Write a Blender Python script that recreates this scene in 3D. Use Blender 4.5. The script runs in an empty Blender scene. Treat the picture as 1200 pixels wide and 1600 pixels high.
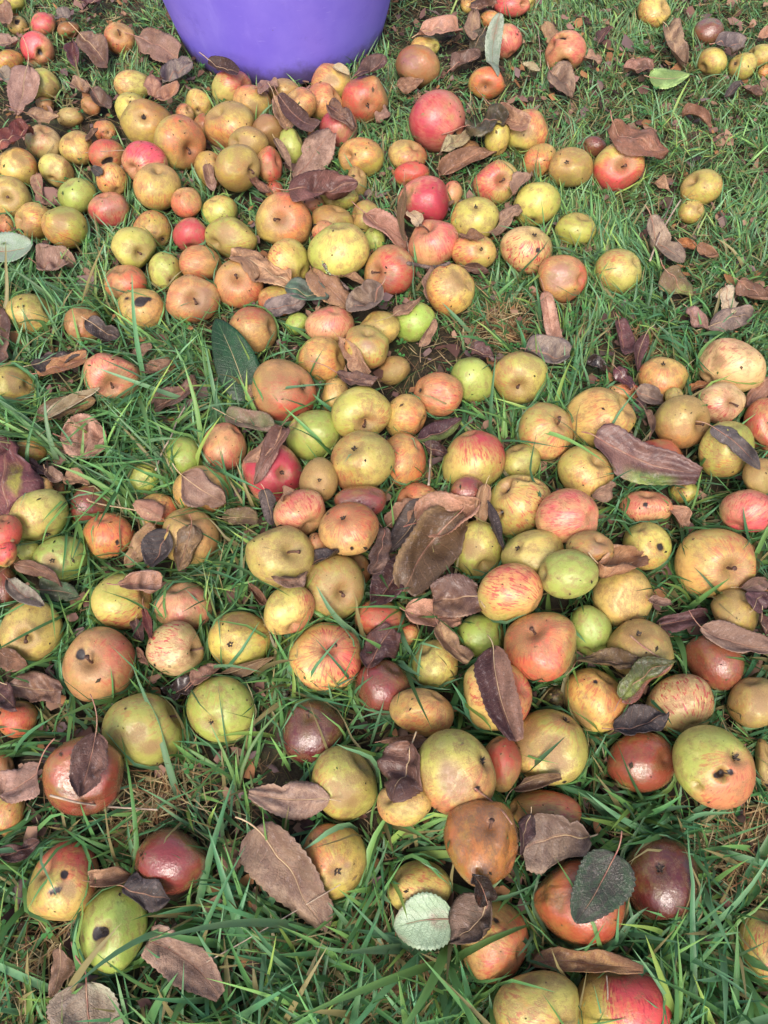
import bpy, math
import numpy as np
from mathutils import Vector
# ------------------------------------------------------------------ camera, light, exposure
S = bpy.context.scene
COL = S.collection
H, TH, FPX = 0.90, math.radians(59.0), 800 / math.tan(math.radians(33.0))
cd = bpy.data.cameras.new('camera'); cam = bpy.data.objects.new('camera', cd); COL.objects.link(cam)
cam.location = (0, 0, H); cam.rotation_euler = (math.radians(90) - TH, 0, 0)
cd.sensor_fit = 'VERTICAL'; cd.angle = math.radians(66.0); cd.clip_start = 0.02; cd.clip_end = 500
S.camera = cam
w = bpy.data.worlds.new('World'); S.world = w; w.use_nodes = True
nt = w.node_tree; bg = nt.nodes['Background']; sky = nt.nodes.new('ShaderNodeTexSky')
sky.sky_type = 'NISHITA'; sky.sun_disc = False
SUN_EL, SUN_AZ = math.radians(50), math.radians(190)      # azimuth clockwise from +Y
sky.sun_elevation = SUN_EL; sky.sun_rotation = SUN_AZ
sky.air_density = 1.0; sky.dust_density = 4.0; sky.ozone_density = 0.6
nt.links.new(sky.outputs[0], bg.inputs[0]); bg.inputs[1].default_value = 0.14
sd = bpy.data.lights.new('sun', 'SUN'); so = bpy.data.objects.new('sun', sd); COL.objects.link(so)
sd.energy = 1.7; sd.angle = math.radians(28); sd.color = (1.0, 0.95, 0.88)
sv = Vector((math.sin(SUN_AZ) * math.cos(SUN_EL), math.cos(SUN_AZ) * math.cos(SUN_EL), math.sin(SUN_EL)))
so.rotation_euler = sv.to_track_quat('Z', 'Y').to_euler(); so.location = (0, 0, 5)
S.view_settings.view_transform = 'Standard'; S.view_settings.look = 'None'
S.view_settings.gamma = 1; S.view_settings.use_curve_mapping = False
S.view_settings.exposure = 0.86
S.cycles.max_bounces = 6; S.cycles.diffuse_bounces = 3; S.cycles.transmission_bounces = 3

# ------------------------------------------------------------------ helpers
RNG = np.random.default_rng(7)
CAM = np.array([0, 0, H]); AR = np.array([1., 0, 0])
AF = np.array([0, math.cos(TH), -math.sin(TH)]); AU = np.array([0, math.sin(TH), math.cos(TH)])

def ray(px, py):                       # unnormalised, one unit of depth along the view axis
    return AF + (px - 600) / FPX * AR - (py - 800) / FPX * AU
def on_plane(px, py, z=0.0):
    r = ray(px, py); return CAM + r * ((z - H) / r[2])
def project(P):
    Q = P - CAM; d = Q @ AF
    return np.stack([600 + FPX * (Q @ AR) / d, 800 - FPX * (Q @ AU) / d], -1), d
def unit(v): return v / (np.linalg.norm(v, axis=-1, keepdims=True) + 1e-12)
def smooth(a, b, x):
    t = np.clip((x - a) / (b - a), 0, 1); return t * t * (3 - 2 * t)
class Noise:                            # smooth random field from a few plane waves, about -1..1
    def __init__(s, rng, freq, n=9):
        k = rng.normal(size=(n, 3)); s.k = k / np.linalg.norm(k, axis=1, keepdims=True) * freq * rng.uniform(.6, 1.4, (n, 1))
        s.p = rng.uniform(0, 6.28, n)
    def __call__(s, P): return np.sin(P @ s.k.T + s.p).sum(-1) * (1.5 / len(s.p) ** .5 / 1.2)

def mesh_np(name, V, loops, counts, smooth_=True):
    me = bpy.data.meshes.new(name)
    V = np.ascontiguousarray(V, np.float32); loops = np.asarray(loops, np.int32).ravel(); counts = np.asarray(counts, np.int32)
    me.vertices.add(len(V)); me.vertices.foreach_set('co', V.ravel())
    me.loops.add(len(loops)); me.loops.foreach_set('vertex_index', loops)
    me.polygons.add(len(counts)); st = np.concatenate([[0], np.cumsum(counts)[:-1]]).astype(np.int32)
    me.polygons.foreach_set('loop_start', st)
    me.update(calc_edges=True)
    if smooth_: me.polygons.foreach_set('use_smooth', np.ones(len(counts), bool))
    return me
def attr(me, name, A, kind):
    a = me.attributes.new(name, kind, 'POINT'); A = np.asarray(A, np.float32)
    if kind == 'FLOAT_COLOR':
        if A.shape[1] == 3: A = np.concatenate([A, np.ones((len(A), 1), np.float32)], 1)
        a.data.foreach_set('color', np.ascontiguousarray(A).ravel())
    else: a.data.foreach_set('vector', np.ascontiguousarray(A).ravel())
def grid_quads(n, m, wrap=False):       # n rows, m columns
    i = np.arange(n - 1)[:, None]; j = np.arange(m if wrap else m - 1)[None, :]; j2 = (j + 1) % m
    return np.stack([i * m + j + 0 * j2, i * m + j2, (i + 1) * m + j2, (i + 1) * m + j], -1).reshape(-1, 4)
def link(name, me, mat, parent=None, loc=None):
    o = bpy.data.objects.new(name, me); COL.objects.link(o)
    if mat and me is not None: me.materials.append(mat)
    if loc is not None: o.location = loc
    if parent is not None: o.parent = parent
    return o
def tag(o, label, cat, group=None):
    o['label'] = label; o['category'] = cat
    if group: o['group'] = group
def tube(pts, rad, k=6):                # closed-ended tube through points
    pts = np.asarray(pts, float); n = len(pts); rad = np.broadcast_to(np.asarray(rad, float), (n,))
    T = unit(np.gradient(pts, axis=0)); ref = np.array([0.3, 0.2, 0.93])
    A = unit(np.cross(T, ref)); B = np.cross(T, A); a = np.arange(k) / k * 2 * np.pi
    V = pts[:, None] + rad[:, None, None] * (np.cos(a)[None, :, None] * A[:, None] + np.sin(a)[None, :, None] * B[:, None])
    V = np.concatenate([V.reshape(-1, 3), pts[:1], pts[-1:]]); q = grid_quads(n, k, True)
    lo = q.ravel().tolist(); cn = [4] * len(q)
    for j in range(k):
        lo += [n * k, (j + 1) % k, j]; cn.append(3)
        lo += [n * k + 1, (n - 1) * k + j, (n - 1) * k + (j + 1) % k]; cn.append(3)
    return V, lo, cn
def merge(parts):
    V, L, Cn, o = [], [], [], 0
    for v, l, c in parts:
        V.append(v); L += (np.asarray(l) + o).tolist(); Cn += list(c); o += len(v)
    return np.concatenate(V), L, Cn

# ------------------------------------------------------------------ node helpers
def new_mat(name):
    m = bpy.data.materials.new(name); m.use_nodes = True
    return m, m.node_tree, m.node_tree.nodes['Principled BSDF']
class N:
    def __init__(s, nt): s.nt = nt
    def n(s, t, **k):
        x = s.nt.nodes.new(t)
        for a, b in k.items(): setattr(x, a, b)
        return x
    def put(s, sock, v):
        if isinstance(v, bpy.types.NodeSocket): s.nt.links.new(v, sock)
        elif v is not None: sock.default_value = v
    def attr(s, name, out='Color'): return s.n('ShaderNodeAttribute', attribute_name=name).outputs[out]
    def math(s, op, a, b=None, clamp=False):
        x = s.n('ShaderNodeMath', operation=op, use_clamp=clamp); s.put(x.inputs[0], a); s.put(x.inputs[1], b); return x.outputs[0]
    def noise(s, vec, scale, detail=3, rough=.5, dist=0):
        x = s.n('ShaderNodeTexNoise'); s.put(x.inputs['Vector'], vec); x.inputs['Scale'].default_value = scale
        x.inputs['Detail'].default_value = detail; x.inputs['Roughness'].default_value = rough; x.inputs['Distortion'].default_value = dist
        return x.outputs['Fac']
    def voro(s, vec, scale, out='Distance'):
        x = s.n('ShaderNodeTexVoronoi'); s.put(x.inputs['Vector'], vec); x.inputs['Scale'].default_value = scale; return x.outputs[out]
    def ss(s, v, a, b, lo=0., hi=1.):
        x = s.n('ShaderNodeMapRange', interpolation_type='SMOOTHSTEP'); s.put(x.inputs[0], v)
        for i, q in zip((1, 2, 3, 4), (a, b, lo, hi)): s.put(x.inputs[i], q)
        return x.outputs[0]
    def mix(s, f, a, b, mode='MIX'):
        x = s.n('ShaderNodeMix', data_type='RGBA', blend_type=mode)
        s.put(x.inputs[0], f)
        for sk, v in ((x.inputs[6], a), (x.inputs[7], b)): s.put(sk, (*v, 1) if isinstance(v, tuple) and len(v) == 3 else v)
        return x.outputs[2]
    def sep(s, c): return s.n('ShaderNodeSeparateColor').outputs if False else s._sep(c)
    def _sep(s, c):
        x = s.n('ShaderNodeSeparateColor'); s.put(x.inputs[0], c); return x.outputs
    def vadd(s, a, b):
        x = s.n('ShaderNodeVectorMath', operation='ADD'); s.put(x.inputs[0], a); s.put(x.inputs[1], b); return x.outputs[0]
    def bump(s, h, strength, dist):
        x = s.n('ShaderNodeBump'); s.put(x.inputs['Height'], h); x.inputs['Strength'].default_value = strength
        x.inputs['Distance'].default_value = dist; return x.outputs[0]

def apple_material(name, wet):
    m, nt, p = new_mat(name); k = N(nt)
    ac, sc = k.attr('ac', 'Vector'), k.attr('sc', 'Vector')
    m_ = k.attr('msk'); bl, rot, rus = k.sep(m_)[:3]; stp = nt.nodes.new('ShaderNodeAttribute'); stp.attribute_name = 'msk'; stripe = stp.outputs['Alpha']
    s1 = k.noise(sc, 7.0, 3, .6, .25); s2 = k.noise(sc, 17.0, 2, .6)
    st = k.math('ADD', k.math('MULTIPLY', k.math('SUBTRACT', s1, .5), 2.0), k.math('MULTIPLY', k.math('SUBTRACT', s2, .5), 1.8))
    soft = k.math('MULTIPLY', k.math('SUBTRACT', k.noise(ac, 2.2, 6, .68), .5), 1.7)
    f = k.math('ADD', bl, k.math('ADD', k.math('MULTIPLY', k.math('MULTIPLY', st, .55), stripe), soft))
    fb = k.ss(f, .08, 1.15)
    m2 = k.math('SUBTRACT', k.noise(ac, 1.6, 6, .7), .5)
    base = k.mix(k.ss(m2, -.05, .18, 0, .75), k.attr('pig'), k.mix(.6, k.attr('pig'), (.24, .26, .05)))
    base = base if wet else k.mix(k.ss(k.noise(ac, 3.7, 5, .7), .52, .74, 0, .4), base, (.66, .52, .20))
    # breaks of the ground colour along the stripes
    c = k.mix(fb, base, k.attr('pig2'))
    c = k.mix(k.math('MULTIPLY', k.ss(st, .25, .8), k.math('MULTIPLY', stripe, k.ss(bl, .05, .7))), c, k.mix(.5, k.attr('pig2'), (.30, .02, .03)))
    fl = k.noise(sc, 15.0, 3, .55); c = k.mix(k.math('MULTIPLY', k.ss(k.math('ADD', fl, k.math('MULTIPLY', k.math('SUBTRACT', k.noise(ac, 4, 3), .5), .35)), .545, .60), k.math('MULTIPLY', k.math('MULTIPLY', stripe, 1.35), k.ss(bl, .02, .45)), True), c, (.40, .035, .045))
    fk = k.voro(ac, 27.); c = k.mix(k.math('MULTIPLY', k.ss(fk, .10, .22, .6, 0.), k.ss(k.noise(ac, 2.3, 3), .50, .60)), c, (.24, .12, .05))
    # russet and scab
    rn = k.noise(ac, 2.6, 9, .72)
    rm = k.math('MULTIPLY', k.ss(k.math('ADD', rn, k.math('MULTIPLY', rus, .22)), .54, .70), k.ss(k.noise(ac, 30, 3, .7), .32, .58, .15, .75))
    c = k.mix(rm, c, (.16, .075, .035) if wet else (.27, .15, .065))
    gr = k.noise(ac, 21, 4, .7)
    c = k.mix(k.math('MULTIPLY', k.ss(gr, .56, .72), k.math('ADD', k.math('MULTIPLY', rus, .5), .12)), c, (.17, .10, .04))
    # soot and algae
    so_ = k.math('MULTIPLY', k.ss(k.noise(k.vadd(ac, (5., 2., 9.)), 3.4, 8, .8), .56, .70), .5)
    c = k.mix(so_, c, (.085, .075, .03))
    # pores and fly specks
    d = k.voro(ac, 11.); e = k.voro(k.vadd(ac, (3., 1., 7.)), 5.2)
    c = k.mix(k.ss(d, .05, .11, .42, 0.), c, (.10, .05, .025) if wet else (.30, .17, .07))
    c = k.mix(k.math('MULTIPLY', k.ss(e, .02, .055, .75, 0.), k.ss(k.noise(ac, 1.3), .5, .55)), c, (.05, .025, .015))
    l1 = k.voro(ac, 19.); c = k.mix(k.ss(l1, .045, .075, .55, 0.), c, (.16, .085, .04))
    # rot
    rn2 = k.math('ADD', rot, k.math('MULTIPLY', k.math('SUBTRACT', k.noise(ac, 6, 5, .7), .5), .5))
    c = k.mix(k.ss(rn2, .25, .5, 0, .55), c, (.15, .06, .025))
    c = k.mix(k.ss(rn2, .45, .7), c, (.022, .014, .012))
    nt.links.new(c, p.inputs['Base Color'])
    r = k.math('ADD', k.math('MULTIPLY', k.noise(ac, 5, 4), .22), .02 if wet else .20)
    r = k.math('ADD', r, k.math('MULTIPLY', rm, .3)); nt.links.new(r, p.inputs['Roughness'])
    p.inputs['Specular IOR Level'].default_value = .55 if wet else .5
    if wet: p.inputs['Coat Weight'].default_value = .7; p.inputs['Coat Roughness'].default_value = .10
    hgt = k.math('ADD', k.math('MULTIPLY', k.noise(ac, 9, 5, .65), .8 if not wet else 1.4), k.math('ADD', k.math('MULTIPLY', rm, .35), k.math('MULTIPLY', gr, .22)))
    bn = k.bump(hgt, .5 if wet else .55, .0013); nt.links.new(bn, p.inputs['Normal'])
    if wet: nt.links.new(k.bump(k.noise(ac, 7, 3, .55), .5, .0026), p.inputs['Coat Normal'])
    return m

def simple_mat(name, c1, c2, scale, rough=.7, bump=.0006, detail=5, trans=0.):
    m, nt, p = new_mat(name); k = N(nt); tc = k.n('ShaderNodeTexCoord').outputs['Object']
    n = k.noise(tc, scale, detail, .65)
    nt.links.new(k.mix(k.ss(n, .35, .65), c1, c2), p.inputs['Base Color']); p.inputs['Roughness'].default_value = rough
    if bump: nt.links.new(k.bump(n, .7, bump), p.inputs['Normal'])
    return m

def leaf_material(name, rough, coat=0., vc=(.42, .22, .14), blot=1.):
    m, nt, p = new_mat(name); k = N(nt); uv = k.attr('luv', 'Vector')
    sx = k.n('ShaderNodeSeparateXYZ'); nt.links.new(uv, sx.inputs[0]); u, v, sd_ = sx.outputs
    au = k.math('ABSOLUTE', u)
    cx = k.n('ShaderNodeCombineXYZ'); nt.links.new(k.math('MULTIPLY', u, .55), cx.inputs[0]); nt.links.new(v, cx.inputs[1]); nt.links.new(sd_, cx.inputs[2]); q = cx.outputs[0]
    wob = k.math('MULTIPLY', k.noise(q, 6, 3), .10)
    fr = k.math('FRACT', k.math('MULTIPLY', k.math('ADD', k.math('SUBTRACT', v, k.math('MULTIPLY', k.math('POWER', au, .8), .26)), wob), 8.5))
    tri = k.math('ABSOLUTE', k.math('SUBTRACT', fr, .5))
    side = k.ss(tri, .0, .085, 1., 0.)
    mid = k.ss(au, .015, .06, 1., 0.)
    net = k.ss(k.voro(q, 34., 'Distance'), .25, .7)
    vein = k.math('MAXIMUM', mid, k.math('MULTIPLY', side, .55))
    c = k.attr('pig')
    c = k.mix(k.ss(k.noise(q, 3.5, 7, .72), .40, .62, 0, .85), c, k.attr('pig2'))
    c = k.mix(k.ss(k.noise(q, 22, 6, .75), .50, .68, 0, .65 * blot), c, k.mix(.6, c, (.03, .018, .015)))
    c = k.mix(k.math('MULTIPLY', k.ss(net, 0, 1), .16), c, (.02, .012, .01))
    c = k.mix(k.ss(k.noise(q, 9, 6, .75), .54, .68, 0, .45 * blot), c, k.mix(.7, c, (.55, .45, .42)))
    c = k.mix(k.math('MULTIPLY', vein, .55), c, k.mix(.55, c, vc))
    c = k.mix(k.math('MULTIPLY', k.ss(k.voro(q, 9.), .05, .12, .85, 0.), k.ss(k.noise(q, 3), .52, .58)), c, (.018, .01, .01))
    nt.links.new(c, p.inputs['Base Color'])
    nt.links.new(k.math('ADD', k.math('MULTIPLY', k.noise(q, 7, 4), .3), rough - .15), p.inputs['Roughness'])
    p.inputs['Specular IOR Level'].default_value = .45
    if coat: p.inputs['Coat Weight'].default_value = coat; p.inputs['Coat Roughness'].default_value = .14
    h = k.math('ADD', k.math('MULTIPLY', vein, -.7), k.math('ADD', k.math('MULTIPLY', net, .25), k.math('MULTIPLY', k.noise(q, 13, 4), .6)))
    nt.links.new(k.bump(h, .8, .0011), p.inputs['Normal'])
    tr = k.n('ShaderNodeBsdfTranslucent'); nt.links.new(c, tr.inputs['Color'])
    mx = k.n('ShaderNodeMixShader'); mx.inputs[0].default_value = .18
    nt.links.new(p.outputs[0], mx.inputs[1]); nt.links.new(tr.outputs[0], mx.inputs[2])
    nt.links.new(mx.outputs[0], nt.nodes['Material Output'].inputs['Surface'])
    return m

def blade_material(name, rough, trans, spec):
    m, nt, p = new_mat(name); k = N(nt); c = k.attr('pig'); tc = k.n('ShaderNodeTexCoord').outputs['Object']
    c = k.mix(k.ss(k.noise(tc, 60, 3), .4, .7, 0, .3), c, k.mix(.5, c, (.25, .24, .08)))
    nt.links.new(c, p.inputs['Base Color']); p.inputs['Roughness'].default_value = rough; p.inputs['Specular IOR Level'].default_value = spec
    tr = k.n('ShaderNodeBsdfTranslucent'); nt.links.new(c, tr.inputs['Color'])
    mx = k.n('ShaderNodeMixShader'); mx.inputs[0].default_value = trans
    nt.links.new(p.outputs[0], mx.inputs[1]); nt.links.new(tr.outputs[0], mx.inputs[2])
    nt.links.new(mx.outputs[0], nt.nodes['Material Output'].inputs['Surface'])
    return m

M_APPLE = apple_material('apple_skin', False); M_WET = apple_material('rotten_apple_skin', True)
M_LEAF = leaf_material('dry_leaf', .62); M_LEAFG = leaf_material('glossy_leaf', .44, .10)
M_LEAFS = leaf_material('smooth_green_leaf', .34, .15, (.16, .26, .12), .25); M_LEAFW = leaf_material('wet_leaf', .28, .6, (.16, .12, .08), .6)
M_STEM = simple_mat('apple_stalk', (.13, .055, .03), (.05, .025, .018), 400, .7)
M_CALYX = simple_mat('dried_calyx', (.085, .06, .045), (.02, .014, .012), 300, .9)
M_PET = simple_mat('leaf_stalk', (.26, .09, .07), (.36, .22, .14), 120, .55, .0002)
M_PETP = simple_mat('pale_leaf_stalk', (.50, .38, .22), (.40, .26, .15), 120, .55, .0002)
M_BARK = simple_mat('twig_bark', (.20, .14, .12), (.07, .045, .04), 350, .9, .002)
M_PALE = simple_mat('dry_stem', (.42, .33, .24), (.26, .18, .14), 90, .8)
M_LICHEN = simple_mat('lichen', (.25, .33, .22), (.33, .38, .06), 200, .95, .002)
M_GRASS = blade_material('grass_blade', .45, .38, .45); M_STRAW = blade_material('straw', .8, .15, .25)
M_MOSS = blade_material('moss', .7, .3, .3)

# ------------------------------------------------------------------ ground
def ground_z(x, y): return .006 * np.sin(x * 7.1 + 1.3) * np.sin(y * 5.7 + .4) + .004 * np.sin(x * 19 + y * 13)
g = np.linspace(-1, 1, 221); sx_ = np.sign(g) * (np.abs(g) * 2.6 + 117 * np.abs(g) ** 7)
GX, GY = np.meshgrid(sx_, sx_ + 0.8); nz = Noise(RNG, 60); P0 = np.stack([GX.ravel(), GY.ravel(), np.zeros(GX.size)], 1)
fade = np.exp(-(np.hypot(P0[:, 0], P0[:, 1] - .8) / 6) ** 4)
P0[:, 2] = (ground_z(P0[:, 0], P0[:, 1]) + .0035 * nz(P0)) * fade - .004
q = grid_quads(221, 221)
me = mesh_np('ground', P0, q, np.full(len(q), 4))
m, nt, p = new_mat('soil'); k = N(nt); tc = k.n('ShaderNodeTexCoord').outputs['Object']
c = k.mix(k.ss(k.noise(tc, 45, 8, .75), .4, .65), (.020, .014, .008), (.060, .042, .022))
c = k.mix(k.ss(k.noise(tc, 9, 6, .7), .5, .62, 0, .5), c, (.05, .075, .02))
ln = k.n('ShaderNodeVectorMath', operation='LENGTH'); nt.links.new(tc, ln.inputs[0])
c = k.mix(k.ss(ln.outputs['Value'], 2.1, 2.9), c, k.mix(k.noise(tc, 3, 6, .7), (.035, .075, .02), (.075, .12, .03)))
nt.links.new(c, p.inputs['Base Color']); p.inputs['Roughness'].default_value = .9
nt.links.new(k.bump(k.noise(tc, 160, 6, .7), 1., .004), p.inputs['Normal'])
go = link('ground', me, m); go['kind'] = 'structure'

# ------------------------------------------------------------------ tub
TUBF = on_plane(431, 141, 0.0); RB, RT, HT = .208, .300, .40; TC = TUBF + np.array([0, RB, 0])
def lathe(prof, n=96):
    a = np.arange(n) / n * 2 * np.pi; pr = np.array(prof)
    V = np.stack([pr[:, None, 0] * np.cos(a), pr[:, None, 0] * np.sin(a), np.repeat(pr[:, 1:2], n, 1)], -1).reshape(-1, 3)
    return V, grid_quads(len(pr), n, True)
def wall(t, o=0): return (RB + (RT - RB) * t ** .93 - o, .012 + (HT - .012) * t)
prof = [(.001, .004), (RB - .03, .004), (RB - .012, .002), (RB - .003, .006)] + [wall(t) for t in np.linspace(0, 1, 30)]
prof += [(RT + .006, HT - .004), (RT + .012, HT), (RT + .013, HT + .008), (RT + .006, HT + .014), (RT - .003, HT + .012)]
prof += [wall(t, .004) for t in np.linspace(1, .02, 26)] + [(RB - .01, .014), (.001, .013)]
V, q = lathe(prof)
tn = Noise(RNG, 9); V[:, :2] *= 1 + .004 * tn(V * 1.0)[:, None]
me = mesh_np('tub', V, q, np.full(len(q), 4))
m, nt, p = new_mat('purple_plastic'); k = N(nt); tc = k.n('ShaderNodeTexCoord').outputs['Object']
c = k.mix(k.ss(k.noise(tc, 7, 5, .6), .35, .7), (.185, .135, .66), (.235, .180, .72))
sc_ = k.n('ShaderNodeMapping'); nt.links.new(tc, sc_.inputs[0]); sc_.inputs['Scale'].default_value = (14, 14, 90); sc_.inputs['Rotation'].default_value = (.5, .3, .2)
c = k.mix(k.ss(k.noise(sc_.outputs[0], 2.2, 6, .8), .60, .72, 0, .5), c, (.42, .38, .80))
c = k.mix(k.ss(k.noise(tc, 30, 7, .8), .62, .74, 0, .35), c, (.34, .29, .76))
spz = k.n('ShaderNodeSeparateXYZ'); nt.links.new(tc, spz.inputs[0])
vm = k.n('ShaderNodeMapping'); nt.links.new(tc, vm.inputs[0]); vm.inputs['Scale'].default_value = (30, 30, 1.5)
c = k.mix(k.ss(k.noise(vm.outputs[0], 1.2, 4, .6), .55, .75, 0, .35), c, (.30, .25, .78))
c = k.mix(k.ss(k.noise(tc, 9, 8, .85), .56, .66, 0, .30), c, (.13, .09, .50))
mud = k.math('ADD', spz.outputs[2], k.math('MULTIPLY', k.noise(tc, 26, 6, .7), -.075))
c = k.mix(k.ss(mud, -.022, .022, .75, 0.), c, (.06, .04, .04))
c = k.mix(k.math('MULTIPLY', k.ss(k.voro(tc, 45.), .03, .08, .8, 0.), k.ss(k.noise(tc, 12), .5, .6)), c, (.10, .06, .12))
nt.links.new(c, p.inputs['Base Color']); nt.links.new(k.math('ADD', k.math('MULTIPLY', k.noise(tc, 18, 5), .25), .32), p.inputs['Roughness'])
nt.links.new(k.bump(k.noise(tc, 14, 4), .3, .003), p.inputs['Normal'])
tub = link('tub', me, m, loc=TC); tag(tub, 'large flexible purple plastic tub standing on the grass behind the apples', 'tub')
for s in (-1, 1):                      # two rope-like loop handles on the rim
    a = np.linspace(-.42, .42, 17); hh = np.cos(a / .42 * np.pi / 2)
    pts = np.stack([(RT + .012 + .012 * hh) * np.cos(a) * s, (RT + .012 + .012 * hh) * np.sin(a), HT + .004 + .075 * hh ** .7], 1)
    v, lo, cn = tube(pts, .011, 10); hm = link('handle', mesh_np('handle', v, lo, cn), m, tub)

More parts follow.
